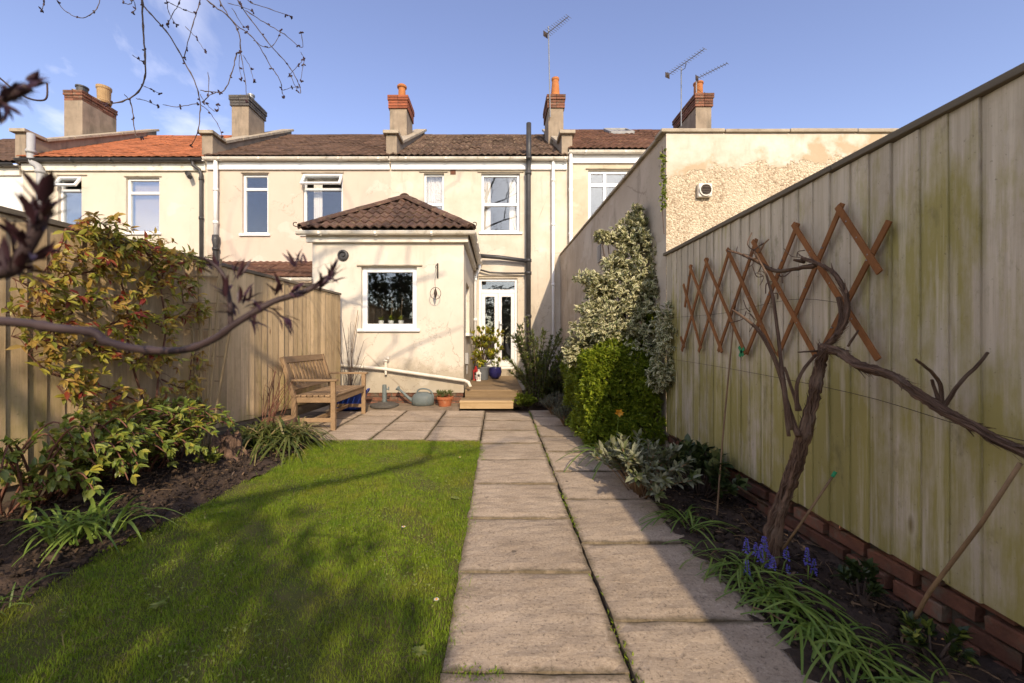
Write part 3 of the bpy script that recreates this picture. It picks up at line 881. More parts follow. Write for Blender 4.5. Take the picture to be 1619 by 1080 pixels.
chimney(hB, P(101,200,11.6).x, P(130,200,11.6).x, 11.6, 12.65, 6.4, P(101,142,11.6).z, M['brick_garden'], 4,
        [(-11.83, 12.35, [(.17,0),(.19,.06),(.155,.10),(.165,.40),(.185,.43),(.185,.50),(.15,.50),(.14,.2)], M['pot_buff']),
         (-11.98, 11.85, [(.13,0),(.13,.15),(.15,.16),(.15,.20),(.10,.20),(.1,.1)], M['black_plastic'])],
        'broad cement rendered stack with red brick head and a buff pot', cap_out=.0)
# peach house
w1 = hole(383,424,275,370); w2 = hole(479,542,275,370)
hC = house('terraced_house', 'peach terraced house with brown roof and one top window swung open', xC, xD, EZ, M['render_peach'], M['tile_brown'], [w1, w2], M['upvc_old'], amp=.02)
window(hC, *w1, YF+.06, hbars=(zf(298),))
window(hC, *w2, YF+.06, hbars=(zf(298),), open_top=1, curtain=[(.14,.40,'cloth')])
parapet(hC, xC+.04)
chimney(hC, P(366,200,11.6).x, P(393,200,11.6).x, 11.6, 12.4, 6.4, P(366,151,11.6).z, M['brick_dark'], 4,
        [(-7.2, 12.0, [(.085,0),(.085,.17),(.10,.18),(.10,.22),(.06,.22),(.06,.1)], M['alu'])],
        'cement rendered stack with dark brick head and small metal cowl')
pipe(hC, [P(341,250,9.88), P(341,374,9.9)], .045, M['upvc'], 'downpipe', [P(341,300,9.89), P(341,352,9.9)])
pipe(hC, [P(341,372,9.9), P(341,380,9.9), P(341,388,9.9), P(341,560,9.9)], [.075,.085,.06,.06], M['black_plastic'], 'soil_pipe', [P(341,394,9.9)])
# our house
w1 = hole(670,702,274,366); w2 = hole(761,822,274,367); dr = (xf(757), xf(818), .42, zf(440))
hD = house('terraced_house', 'mottled cream terraced house with glazed back door, middle of the row', xD, xE, EZ, M['render_old'], M['tile_mottle'], [w1, w2, dr], M['upvc_old'], amp=.035)
window(hD, *w1, YF+.07, hbars=(zf(322),), fw=.05, curtain=[(0,1,'cloth')])
window(hD, *w2, YF+.07, hbars=(zf(322),), fw=.06, curtain=[(0,.2,'cloth'), (.77,1,'cloth')])
def drip(parent, x0, x1, z, y=YF):
    b = MB(); b.box(x0, x1, y-.03, y+.004, z, z+.022); return b.build('lintel_drip', M['coping'], parent, bevel=.006)
drip(hD, xf(663), xf(708), zf(273)+.005); drip(hD, xf(755), xf(828), zf(273)+.005)
drip(hB, xf(91), xf(138), zf(278)); drip(hB, xf(197), xf(256), zf(280)); drip(hC, xf(381), xf(426), zf(274)); drip(hC, xf(477), xf(544), zf(274))
ab = MB(); x0, x1, z0, z1 = hole(712,720.5,266,276)
for i in range(5): ab.box(x0, x1, YF-.012, YF+.002, z0+(z1-z0)*i/5, z0+(z1-z0)*(i+.62)/5)
ab.box(x0-.002, x1+.002, YF-.003, YF+.001, z0-.002, z1+.002); ab.build('air_brick', M['brick_garden'], hD)
pipe(hD, [P(836,195,9.80), P(836,246,9.80), P(836,256,9.86), P(835.5,268,9.88), P(835.5,640,9.88)], .06, M['black_plastic'], 'soil_pipe',
     [P(836,250,9.81), P(835.5,274,9.88), P(835.5,412,9.88), P(835.5,432,9.88), P(835.5,500,9.88)])
pipe(hD, [P(752,404,9.78), P(790,407,9.84), P(836,413,9.88)], .05, M['black_plastic'], 'waste_pipe', n=10)
pipe(hD, [P(750,424,9.9), P(775,431,9.9), P(800,432,9.93), P(836,432,9.9)], .022, M['black_plastic'], 'cable', n=8)
pipe(hD, [P(874.5,252,9.9), P(874.5,640,9.93)], .036, M['upvc'], 'downpipe', [P(874.5,285,9.9), P(874.5,355,9.91), P(874.5,450,9.92)])
# back door: frame, transom light, two glazed leaves
def door(parent):
    x0, x1, z0, z1 = dr; y = YF+.05; fw = .065; zt = zf(463)
    b = MB(); b.box(x0, x0+fw, y, y+.07, z0, z1); b.box(x1-fw, x1, y, y+.07, z0, z1); b.box(x0+fw, x1-fw, y+.001, y+.07, z1-fw, z1)
    b.box(x0+fw, x1-fw, y+.001, y+.07, zt, zt+fw*1.3); b.box(x0+fw, x1-fw, y+.001, y+.07, z0, z0+.05)
    d = b.build('door', M['upvc'], parent, bevel=.006); d['label'] = 'white plastic glazed double back door with transom light'
    pb = MB(); pb.box(x0+fw*.7, x1-fw*.7, y+.03, y+.038, zt+.06, z1-fw*.6); pb.build('pane', M['glass'], d)
    xm = (x0+x1)/2
    for a, c in ((x0+fw+.004, xm-.003), (xm+.003, x1-fw-.004)):
        lb = MB(); e = .085; za, zb = z0+.055, zt-.006
        lb.box(a, a+e, y-.012, y+.05, za, zb); lb.box(c-e, c, y-.012, y+.05, za, zb)
        lb.box(a+e, c-e, y-.011, y+.05, za, za+.16); lb.box(a+e, c-e, y-.011, y+.05, zb-e, zb)
        lb.build('door_leaf', M['upvc'], d, bevel=.006)
        pb = MB(); pb.box(a+e*.7, c-e*.7, y+.012, y+.02, za+.12, zb-e*.6); pb.build('pane', M['glass'], d)
    hb = MB(); hb.box(xm+.02, xm+.045, y-.03, y-.012, 1.38, 1.58); hb.tube([(xm+.03,y-.05,1.5),(xm+.13,y-.05,1.5)], .009, 6); hb.build('handle', M['alu'], d)
    sb = MB(); sb.box(x0-.05, x1+.05, y-.22, y+.07, z0-.17, z0-.003); sb.build('doorstep', M['coping'], d, bevel=.01)
door(hD)
drip(hD, xf(757), xf(825), zf(437.5))
parapet(hD, xD+.03)
chimney(hD, P(616,200,11.6).x, P(643,200,11.6).x, 11.6, 12.4, 6.4, P(616,151,11.6).z, M['brick_red'], 5,
        [((P(616,200,11.6).x+P(643,200,11.6).x)/2+.05, 11.85, POT_T, M['pot_orange'])], 'rendered stack with bright red brick head and one orange pot')
parapet(hD, xE-.02)
chimney(hD, P(867,200,11.5).x, P(891,200,11.5).x, 11.5, 12.4, 6.3, P(868,150,11.5).z, M['brick_garden'], 5,
        [(P(878,140,11.75).x, 11.75, [(.15,0),(.15,.05),(.13,.08),(.095,.50),(.11,.53),(.11,.58),(.08,.58),(.08,.3)], M['pot_orange'])],
        'cement stack with tall tapered orange pot beside an aerial mast')
# dirty cream house on the right
w1 = hole(930,1005,269,372)
hE = house('terraced_house', 'dirty cream terraced house with a skylight, right end of the row', xE, xEnd, EZ+.16, M['render_dirty'], M['tile_red'], [w1], M['upvc_old'], amp=.03)
window(hE, *w1, YF+.06, hbars=(zf(291),), vbars=((xf(957), 0, 2),), fw=.07)
drip(hE, xf(926), xf(1010), zf(268))
pipe(hE, [P(902.5,240,9.88), P(902.5,640,9.9)], .042, M['upvc'], 'downpipe', [P(902.5,300,9.9), P(902.5,370,9.9)])
chimney(hE, P(1100,200,11.6).x, P(1125,200,11.6).x, 11.6, 13.0, 6.4, P(1100,148,11.6).z, M['brick_garden'], 5,
        [(P(1104,140,11.85).x, 11.85, [(.15,0),(.15,.05),(.125,.08),(.12,.36),(.14,.38),(.14,.42),(.1,.42),(.1,.3)], M['pot_orange'])],
        'dark cement stack with red brick head at the far right')
parapet(hE, xEnd-.05)
def roofpt(x, y, up, ez): return Vector((x, y, ez+.03+(y-YF+.13)*math.tan(SLOPE)+up))
sb = MB(); xs0, xs1 = 3.45, 4.15; e = EZ+.16
for a, c in (((xs0,12.55),(xs0,13.3)), ((xs1,12.55),(xs1,13.3)), ((xs0,12.55),(xs1,12.55)), ((xs0,13.3),(xs1,13.3))):
    sb.bar(roofpt(a[0],a[1],.06,e), roofpt(c[0],c[1],.06,e), .07, .09)
sk = sb.build('skylight', M['lead'], hE)
pb = MB(); pb.add([roofpt(xs0,12.55,.085,e), roofpt(xs1,12.55,.085,e), roofpt(xs1,13.3,.085,e), roofpt(xs0,13.3,.085,e)], [(0,1,2,3)]); pb.build('pane', M['glass'], sk, fix=False)

# aerials
def aerial(label, base, top, b0, b1, n=12, el=.16, arm=None):
    t = thing('television_aerial', label, 'aerial', base, 'television aerials on the chimneys')
    b = MB(); b.tube([base, top], .016, 8); b.build('mast', M['alu'], t)
    b = MB(); b.tube([b0, b1], .011, 6); bo = b.build('boom', M['alu'], t)
    d = (Vector(b1)-Vector(b0)); u = d.normalized(); s = Vector((0,0,1)).cross(u).normalized()
    for i in range(n):
        p = Vector(b0)+d*(.12+.88*i/(n-1)); h = el*(1-.35*i/n)
        eb = MB(); eb.tube([p-s*h, p+s*h], .0055, 5); eb.build('element', M['alu'], bo)
    rb = MB(); p = Vector(b0)+d*.04
    rb.bar(p+Vector((0,0,.075)), p-Vector((0,0,.075)), .17, .006, u); rb.build('reflector', M['iron'], bo)
    if arm:
        ab = MB(); ab.tube(arm, .010, 6); ab.build('bracket_arm', M['alu'], t)
aerial('tall aerial on the mast beside the tapered orange pot', P(870,185,11.42), P(867,42,11.4), P(861,56,11.5), P(899,26,10.83), 12)
aerial('long aerial on its own mast left of the far right chimney', P(1077,200,11.7), P(1077,108,11.5), P(1053,121,11.8), P(1114,77,10.7), 15, .13, [P(1077,112,11.5), P(1083,108,11.4), P(1085,99,11.25)])
aerial('short aerial fixed at the top of the far right chimney', P(1101,150,11.62), P(1101,121,11.6), P(1100,125,11.62), P(1150,100,10.96), 11, .11)

# lean-to of the peach house, seen over the left fence
lt = thing('lean_to', 'low lean-to with dark tiled roof against the peach house', 'lean-to', (-5, 9.5, 0))
b = MB(); b.box(-6.66, -3.42, 9.05, 9.99, -.1, 2.42); b.build('wall', M['render_peach'], lt)
tile_field('roof', lt, -6.75, -3.40, 8.90, 2.48, math.atan2(.54,1.1), 1.2, M['tile_red'], amp=.02)
gutter(lt, -6.75, -3.42, 8.88, 2.45, M['upvc_old'])

# ------------------------------------------------------------------ the extension
XL, XR = -3.22, -.59
ext = thing('rear_extension', 'cream single-storey extension with hipped brown tiled roof and kitchen window', 'extension', ((XL+XR)/2, YE, 0))
def xe(px): return (px - CX) / F * YE
def ze(py): return EYE + (CY - py) / F * YE
wk = (xe(571), xe(659), ze(519.5), ze(422))
b = MB(); wall_holes(b, XL, XR-.001, .2, 2.92, [wk], YE, .24)
b.build('wall', M['render_ext'], ext, fix=False)
sw = (8.35, 9.45, EYE+(CY-520)/F*8.1, EYE+(CY-436)/F*8.1)
b = MB()
zs_ = [.2, 1.25, 2.2, 2.92]; ys_ = [YE+.001, 7.62, 8.55, 9.995]
for i in range(3):
    for j in range(3):
        if i == 1 and j == 1: continue
        b.add([(XR,ys_[i],zs_[j]),(XR,ys_[i+1],zs_[j]),(XR,ys_[i+1],zs_[j+1]),(XR,ys_[i],zs_[j+1])], [(0,1,2,3)])
x2 = XR-.22
b.add([(XR,ys_[1],zs_[1]),(x2,ys_[1],zs_[1]),(x2,ys_[1],zs_[2]),(XR,ys_[1],zs_[2])], [(0,1,2,3)])
b.add([(XR,ys_[2],zs_[1]),(x2,ys_[2],zs_[1]),(x2,ys_[2],zs_[2]),(XR,ys_[2],zs_[2])], [(3,2,1,0)])
b.add([(XR,ys_[1],zs_[1]),(XR,ys_[2],zs_[1]),(x2,ys_[2],zs_[1]),(x2,ys_[1],zs_[1])], [(0,1,2,3)])
b.add([(XR,ys_[1],zs_[2]),(XR,ys_[2],zs_[2]),(x2,ys_[2],zs_[2]),(x2,ys_[1],zs_[2])], [(3,2,1,0)])
b.build('side_wall', M['render_ext'], ext, fix=False)
b = MB(); b.add([(XL,YE+.001,.0),(XL,9.995,.0),(XL,9.995,2.92),(XL,YE+.001,2.92)], [(3,2,1,0)])
b.build('side_wall', M['render_ext'], ext, fix=False)
b = MB(); xa, xb, ya, yb, za, zb = XL+.25, XR-.002, YE+.25, 9.9, .25, 2.7
b.add([(xa,yb,za),(xb,yb,za),(xb,yb,zb),(xa,yb,zb)], [(0,1,2,3)]); b.add([(xa,ya,za),(xa,yb,za),(xa,yb,zb),(xa,ya,zb)], [(0,1,2,3)])
b.add([(xa,ya,zb),(xb,ya,zb),(xb,yb,zb),(xa,yb,zb)], [(0,1,2,3)]); b.add([(xa,ya,za),(xb,ya,za),(xb,yb,za),(xa,yb,za)], [(0,1,2,3)])
b.build('room', M['room'], ext, fix=False)
wkw = window(ext, *wk, YE+.06, fw=.085, sill=.06, label='white framed kitchen window with plants on the inner sill')
b = MB(); b.box(wk[0]-.07, wk[1]+.10, YE-.035, YE+.003, wk[3]+.012, wk[3]+.034); b.build('lintel_drip', M['coping'], ext, bevel=.006)
# side window
b = MB(); xs = XR-.06
for (y0, y1, z0, z1) in ((7.62,7.68,1.25,2.2),(8.49,8.55,1.25,2.2),(7.68,8.49,1.25,1.31),(7.68,8.49,2.14,2.2)): b.box(xs-.06, xs, y0, y1, z0, z1)
swn = b.build('window', M['upvc'], ext, bevel=.005)
b = MB(); b.box(xs-.035, xs-.027, 7.66, 8.51, 1.29, 2.16); b.build('pane', M['glass'], swn)
b = MB(); b.box(xs-.02, XR+.07, 7.56, 8.61, 1.19, 1.247); b.build('sill', M['upvc'], swn, bevel=.006)
# brick plinth
pl = MB(); pl.box(XL+.02, XR-.02, YE+.03, YE+.2, -.1, .199); pl.box(XR-.2, XR-.03, YE+.2, 9.98, -.1, .199)
plo = pl.build('plinth', M['mortar'], ext)
me = brick_mesh(M['brick_garden'])
for k in range(3):
    z = -.012 + k*.077 + .02
    x = XL+.02 - (k % 2)*.11
    while x < XR-.12:
        xa = max(x, XL+.01); xb = min(x+.214, XR-.012)
        if xb-xa > .06: link('brick', me, plo, at=((xa+xb)/2, YE+.072, z), scale=((xb-xa-.004)/.215, 1, 1))
        x += .225
# hipped roof
OV = .15; EZX = 3.0; AX = (XL+XR)/2; HW = (XR-XL)/2+OV
YA = YE-OV+HW; AZ = EZX+HW*math.tan(RAD(34)); sl_ = RAD(34)
rb = MB()
A0, A1 = (AX, YA, AZ-.03), (AX, 9.99, AZ-.03)
c0, c1, c2_, c3_ = (XL-OV+.03,YE-OV+.03,EZX-.02), (XR+OV-.03,YE-OV+.03,EZX-.02), (XR+OV-.03,9.99,EZX-.02), (XL-OV+.03,9.99,EZX-.02)
rb.add([c0,c1,A0], [(0,1,2)]); rb.add([c1,c2_,A1,A0], [(0,1,2,3)]); rb.add([c3_,c0,A0,A1], [(0,1,2,3)]); rb.add([c0,c1,c2_,c3_], [(0,3,2,1)])
roof = rb.build('roof', M['mortar'], ext, fix=False)
tv, tt = tile_geo(.298, .31, .042, 2, .032, 10)
def hip_tiles(orient):
    ca, sa = math.cos(sl_), math.sin(sl_)
    rows = int(HW/ca/.262)+1
    for r in range(rows):
        s0 = r*.262
        if orient == 'front': u0, u1 = XL-OV, XR+OV
        else: u0, u1 = YE-OV, 9.98
        n = int((u1-u0)/.30)+1
        for c in range(n):
            ua = u0 + c*.30 + (0 if orient == 'front' else 0)
            half = HW - s0*ca
            mid = ua+.15
            if orient == 'front':
                if abs(mid-AX) > half+.20: continue
            else:
                if mid < YE-OV+s0*ca-.20: continue
            bm = bmesh.new()
            jit = rnd.uniform(-.006,.006); tl = rnd.uniform(-.02,.02)
            vs = []
            for (u, v, nn) in tv:
                v_ = v+s0; nn_ = nn+.004+jit*.5+tl*v*.3
                d = v_*ca - nn_*sa; z = EZX+v_*sa+nn_*ca
                if orient == 'front': q = (ua+u, YE-OV+d+jit, z)
                elif orient == 'right': q = (XR+OV-d-jit, ua+u, z)
                else: q = (XL-OV+d+jit, ua+u, z)
                vs.append(bm.verts.new(q))
            for f in tt:
                bm.faces.new([vs[i] for i in f])
            geom = lambda: bm.verts[:]+bm.edges[:]+bm.faces[:]
            for sx in (-1, 1):
                corner = Vector((AX+sx*HW, YE-OV, 0))
                nrm = Vector((sx*1.0, 1.0, 0)) if False else None
                # hip runs from the corner towards the apex at 45 degrees in plan
                d_ = Vector((-sx, 1, 0)).normalized(); nn = Vector((d_.y, -d_.x, 0)) * (1 if sx > 0 else -1)
                outer = nn if orient == 'front' else -nn
                if orient == 'front' or (orient == 'right' and sx > 0) or (orient == 'left' and sx < 0):
                    bmesh.ops.bisect_plane(bm, geom=geom(), plane_co=corner, plane_no=outer, clear_outer=True)
            if orient in ('right', 'left'):
                bmesh.ops.bisect_plane(bm, geom=geom(), plane_co=(AX,9.985,0), plane_no=(0,1,0), clear_outer=True)
                bmesh.ops.bisect_plane(bm, geom=geom(), plane_co=(AX,0,0), plane_no=(-1 if orient == 'right' else 1,0,0), clear_outer=True)
            if len(bm.faces):
                m_ = bpy.data.meshes.new('tile'); bm.to_mesh(m_); m_.materials.append(M['tile_ext'])
                link('tile', m_, roof)
            bm.free()
for o_ in ('front', 'right', 'left'): hip_tiles(o_)
def half_round(p0, p1, r, m, n=7):
    p0 = Vector(p0); p1 = Vector(p1); d = (p1-p0).normalized(); s = d.cross(Vector((0,0,1))).normalized(); u = s.cross(d)
    b = MB(); vs = []
    for q, rr in ((p0, r), (p1, r*.94)):
        for i in range(n): t = math.pi*i/(n-1)-.0; vs.append(q + s*rr*math.cos(t)*1.0 + u*rr*math.sin(t)*.75)
        for i in range(n): t = math.pi-math.pi*i/(n-1); vs.append(q + s*(rr-.018)*math.cos(t) + u*((rr-.018)*math.sin(t)*.75-.004))
    k = 2*n; fs = [(i,(i+1)%k,k+(i+1)%k,k+i) for i in range(k)] + [tuple(range(k)), tuple(reversed(range(k,2*k)))]
    b.add(vs, fs); return b.build('ridge_tile', m, roof)
for a, c, k in (((XL-OV+.02,YE-OV+.02,EZX+.035),(AX,YA,AZ+.05),6), ((XR+OV-.02,YE-OV+.02,EZX+.035),(AX,YA,AZ+.05),6), ((AX,YA-.05,AZ+.05),(AX,9.97,AZ+.05),4)):
    a = Vector(a); c = Vector(c)
    for i in range(k): half_round(a+(c-a)*(i/k)-(c-a).normalized()*.02+Vector((0,0,rnd.uniform(-.004,.006))), a+(c-a)*((i+1)/k), .105, M['tile_ext'])
for sx, cx in ((-1, XL-OV), (1, XR+OV)):         # hip irons, curled ends
    pts = [Vector((cx-sx*.1, YE-OV+.1, EZX+.06)), Vector((cx+sx*.02, YE-OV-.02, EZX+.03))] + [Vector((cx+sx*(.05+.035*math.sin(t)), YE-OV-.05, EZX+.07-.035*math.cos(t))) for t in (0,.8,1.6,2.4,3.2,4.0)]
    b = MB(); b.tube(pts, .008, 6); b.build('hip_iron', M['iron'], ext)
# fascia, gutters
b = MB(); b.box(XL-.08, XR+.08, YE-.075, YE-.003, 2.80, 2.935); b.build('fascia', M['upvc_old'], ext, bevel=.005)
b = MB(); b.box(XR+.003, XR+.075, YE-.0, 9.98, 2.80, 2.93); b.build('fascia', M['upvc_old'], ext, bevel=.005)
b = MB(); b.box(XL-.10, XR+.10, YE-.12, YE+.0, 2.937, 2.975); b.build('soffit', M['upvc_old'], ext)
gutter(ext, XL-.20, XR+.21, YE-.155, 2.955, M['upvc_old'], .058)
g2 = MB(); 
for i in range(8):
    t0 = math.pi+math.pi*i/8; t1 = math.pi+math.pi*(i+1)/8; cx_, cz_, r_ = XR+.155, 2.953, .058
    g2.add([(cx_+r_*math.cos(t0),YE-.16,cz_+r_*math.sin(t0)),(cx_+r_*math.cos(t1),YE-.16,cz_+r_*math.sin(t1)),(cx_+r_*math.cos(t1),9.97,cz_+r_*math.sin(t1)),(cx_+r_*math.cos(t0),9.97,cz_+r_*math.sin(t0))], [(0,1,2,3)])
g2.tube([(XR+.213,YE-.16,2.953),(XR+.213,9.97,2.953)], .008, 6)
for q in (7.6, 8.5, 9.3): g2.box(XR+.205, XR+.222, q-.02, q+.02, 2.90, 2.96)
g2.build('gutter', M['upvc_old'], ext, fix=False)
pipe(ext, [(XR+.155,9.7,2.90), (XR+.155,9.7,2.80), (XR+.06,9.75,2.62), (XR+.06,9.75,.3)], .034, M['upvc'], 'downpipe', [(XR+.06,9.75,2.55),(XR+.06,9.75,1.6)])
# round black wall vent
c = P(543,404,YE)
b = MB()
vs = []; fs = []; n = 20
def ring(r, y): return [(c.x+r*math.cos(2*math.pi*i/n), y, c.z+r*math.sin(2*math.pi*i/n)) for i in range(n)]
prof = [(.095,YE+.001),(.095,YE-.03),(.085,YE-.045),(.062,YE-.05),(.058,YE-.02),(.03,YE-.018),(.026,YE-.04),(.001,YE-.042)]
for r_, y_ in prof: vs += ring(r_, y_)
for k in range(len(prof)-1):
    for i in range(n): fs.append((k*n+i, k*n+(i+1)%n, (k+1)*n+(i+1)%n, (k+1)*n+i))
b.add(vs, fs); b.build('wall_vent', M['black_plastic'], ext)
# sloping waste pipe with its rodding stub
pipe(ext, [P(533,577,7.06), P(605,583,7.06), P(735,602,7.05), P(741,605,6.98), P(744,612,6.95)], .029, M['upvc_old'], 'waste_pipe', [], 10)
b = MB(); q = P(610,583,7.07)
b.tube([q+Vector((0,0,-.10)), q+Vector((0,0,.11)), q+Vector((.015,-.02,.17)), q+Vector((.05,-.05,.19))], [.020,.026,.030,.026], 10); b.box(q.x-.035,q.x+.035,q.y-.045,q.y+.04,q.z+.13,q.z+.165)
b.build('overflow_stub', M['upvc_old'], ext, smooth=False)
b = MB(); q = Vector((XR+.001, 7.4, .78)); b.box(q.x, q.x+.06, q.y, q.y+.13, q.z-.10, q.z+.10); b.tube([(q.x+.03,q.y+.06,q.z-.1),(q.x+.03,q.y+.06,q.z-.28)], .012, 6); b.build('outdoor_socket', M['grey_plastic'], ext, bevel=.01)
# plants on the inner sill of the kitchen window
for i, (px, h) in enumerate(((597,.16),(613,.26),(629,.20))):
    base = Vector((xe(px), YE+.22, wk[2]+.06))
    t = thing('window_sill_pot', ['small white pot with a leafy plant, left on the kitchen sill', 'white pot with a tall orchid stem, middle of the kitchen sill', 'white pot with a leafy plant, right on the kitchen sill'][i], 'plant pot', base, 'pots on the kitchen window sill')
    b = MB(); b.lathe([(.035,0),(.05,.085),(.052,.09),(.042,.09),(.04,.06)], base, 12); b.build('pot', M['white_paint'], t)
    n = 14; d = unit(n); d[:,2] = np.abs(d[:,2])+.3; d[:,1] *= .4
    lv, ltri, lr = leaf_template(.3, .3)
    V, T = scatter(lv, ltri, frames(d, np.tile([[0,0,1.]], (n,1))), np.tile(np.array(base+Vector((0,0,.08))), (n,1)), rng.uniform(.07,.13,n))
    tag(link('foliage', np_mesh('foliage', V, T, M['leaf_hedge'], np.tile(lr, n)), t), kind='stuff')
    b = MB(); b.tube([base+Vector((.01,0,.08)), base+Vector((.02,0,.2+h)), base+Vector((.03*(i-1),0,.3+h))], .004, 5); b.build('stem', M['bamboo'], t)

# ------------------------------------------------------------------ flat-roofed extension of the right-hand neighbour
nb = thing('flat_roofed_extension', 'pebbledashed flat-roofed extension rising behind the right fence', 'extension', (3.5, 4.1, 0))
b = MB(); b.add([(1.68,4.10,-.1),(6.2,4.10,-.1),(6.2,4.10,3.17),(1.68,4.10,3.17)], [(0,1,2,3)])
b.build('front_wall', M['pebble'], nb, fix=False)
b = MB(); b.add([(1.68,4.10,-.1),(1.68,4.10,3.17),(1.52,9.995,3.17),(1.52,9.995,-.1)], [(0,1,2,3)])
b.build('side_wall', M['render_grey'], nb, fix=False)
b = MB(); b.add([(1.70,4.13,3.13),(6.17,4.13,3.13),(6.17,9.99,3.13),(1.56,9.99,3.13)], [(0,1,2,3)]); b.add([(6.2,4.10,-.1),(6.2,9.99,-.1),(6.2,9.99,3.17),(6.2,4.10,3.17)], [(0,1,2,3)])
b.build('roof', M['lead'], nb, fix=False)
x = 1.62
while x < 6.1:
    x1 = min(x+rnd.uniform(.62,.72), 6.22)
    b = MB(); b.box(x+.003, x1-.003, 4.075, 4.26, 3.172+rnd.uniform(0,.003), 3.207+rnd.uniform(-.006,.006)); b.build('coping', M['coping'], nb, bevel=.008); x = x1
y = 4.27
while y < 9.9:
    y1 = min(y+.68, 9.98); f = lambda t: 1.665-.145*(t-4.1)/5.9
    b = MB(); b.bar((f(y)+.075, y+.003, 3.189), (f(y1)+.075, y1-.003, 3.189), .2, .034); b.build('coping', M['coping'], nb, bevel=.008); y = y1
c = P(1113,302,4.08)
b = MB(); b.box(c.x-.068,c.x+.068,4.05,4.099,c.z-.068,c.z+.068); v = b.build('wall_vent', M['upvc_old'], nb, bevel=.01); v['label'] = 'square cream plastic fan vent with round grille'
b = MB()
vs = []; fs = []; n = 24
for r_, y_ in ((.062,4.049),(.062,4.036),(.052,4.036),(.052,4.046),(.001,4.046)):
    vs += [(c.x+r_*math.cos(2*math.pi*i/n), y_, c.z+r_*math.sin(2*math.pi*i/n)) for i in range(n)]
for k in range(4):
    for i in range(n): fs.append((k*n+i, k*n+(i+1)%n, (k+1)*n+(i+1)%n, (k+1)*n+i))
b.add(vs, fs); b.build('grille_rim', M['upvc_old'], v)
for i in range(6):
    z = c.z-.04+.016*i; h = math.sqrt(max(.0001, .052**2-(z-c.z)**2))
    b = MB(); b.box(c.x-h, c.x+h, 4.033, 4.0445, z-.004, z+.004); b.build('louvre', M['iron'], v)
q = P(945,400,6.5); b = MB(); xw = 1.665-.145*(6.5-4.1)/5.9
for i in range(8): b.box(xw-.012, xw+.002, 6.42, 6.62, q.z-.14+.035*i, q.z-.12+.035*i)
b.build('air_brick', M['grey_plastic'], nb)

# ------------------------------------------------------------------ fences
def board_mesh(m, w=.128, t0=.007, t1=.021, h=1.0):       # feather-edge board, thick edge at +y, front face +x
    b = MB(); n = 4; vs = []
    for z in np.linspace(0, h, n+1):
        for (x, y) in ((0, -w/2), (t0, -w/2), (t1, w/2-.002), (t1-.003, w/2), (.002, w/2)):
            vs.append((x + rnd.uniform(-.0006, .0006), y + rnd.uniform(-.001, .001), z))
    fs = []
    for k in range(n):
        for j in range(5): fs.append((k*5+j, k*5+(j+1) % 5, k*5+5+(j+1) % 5, k*5+5+j))
    fs += [(4,3,2,1,0), tuple(n*5+j for j in range(5))]
    b.add(vs, fs); return b.mesh('board', m, fix=True)
BL = [board_mesh(M['fence_l']) for _ in range(3)]
BR = [board_mesh(M['fence_r'], t0=.006, t1=.017) for _ in range(3)]

fl = thing('garden_fence', 'weathered brown feather-edge fence with climber along the left', 'fence', (fenceL(3), 3, 0), 'garden fences')
y = -3.0; ang = math.atan(.0714)
while y < 6.98:
    x = fenceL(y)
    q = Matrix.Rotation(-ang + rnd.uniform(-.02, .02), 3, 'Z') @ Matrix.Rotation(rnd.uniform(-.004, .004), 3, 'X')
    z0 = .20 + rnd.uniform(-.01, .01); z1 = 1.87 + rnd.uniform(-.006, .006)
    wv = rnd.uniform(.93, 1.06)
    link('board', rnd.choice(BL), fl, at=(x + rnd.uniform(0,.004), y, z0), rot=q.to_quaternion(), scale=(rnd.uniform(.9, 1.35), wv, z1 - z0))
    y += .110 * wv
def lf(y, dx, z): return Vector((fenceL(y) + dx, y, z))
for z in (.45, 1.05, 1.65):
    b = MB(); b.bar(lf(-3.0,-.03,z), lf(7.0,-.03,z), .045, .07); b.build('rail', M['cap_wood'], fl)
yy = -2.5-.0
while yy < 6.9:
    b = MB(); b.bar(lf(yy,.006,1.893), lf(min(yy+1.9, 7.04)-.004,.006,1.893), .075, .036); b.build('capping', M['cap_wood'], fl, bevel=.004); yy += 1.9
for yy in (-2.4, -.5, 1.4, 3.25, 5.1, 6.95):
    b = MB(); b.box(fenceL(yy)-.12, fenceL(yy)-.03, yy-.045, yy+.045, -.1, 1.86); b.build('post', M['cap_wood'], fl)
b = MB(); b.bar(lf(-3.0,-.012,.14), lf(7.0,-.012,.14), .028, .16); gb = b.build('gravel_board', M['cap_wood'], fl)

fr = thing('garden_fence', 'tall pale algae-stained feather-edge fence on a low brick wall, right', 'fence', (FX, 2, 0), 'garden fences')
y = -3.4
while y < 4.12:
    q = Matrix.Rotation(math.pi + rnd.uniform(-.015, .015), 3, 'Z') @ Matrix.Rotation(rnd.uniform(-.004, .004), 3, 'X')
    wv = rnd.uniform(.94, 1.07)
    z0 = .200 + rnd.uniform(-.007, .006); z1 = 1.940 + rnd.uniform(-.004, .004)
    link('board', rnd.choice(BR), fr, at=(FX + .017 + rnd.uniform(-.003, .003), y, z0), rot=q.to_quaternion(), scale=(1, wv, z1 - z0))
    y += .110 * wv
yy = -3.46
while yy < 4.0:
    b = MB(); b.box(FX-.016, FX+.065, yy+.002, min(yy+1.83, 4.098), 1.943, 1.972); b.build('capping', M['cap_wood'], fr, bevel=.004); yy += 1.83
for z in (.5, 1.1, 1.75):
    b = MB(); b.box(FX+.022, FX+.06, -3.45, 4.06, z-.035, z+.035); b.build('rail', M['cap_wood'], fr)
for yy in (-3.3, -1.5, .3, 2.12, 3.98):
    b = MB(); b.box(FX+.062, FX+.15, yy-.045, yy+.045, -.1, 1.95); b.build('post', M['cap_wood'], fr)

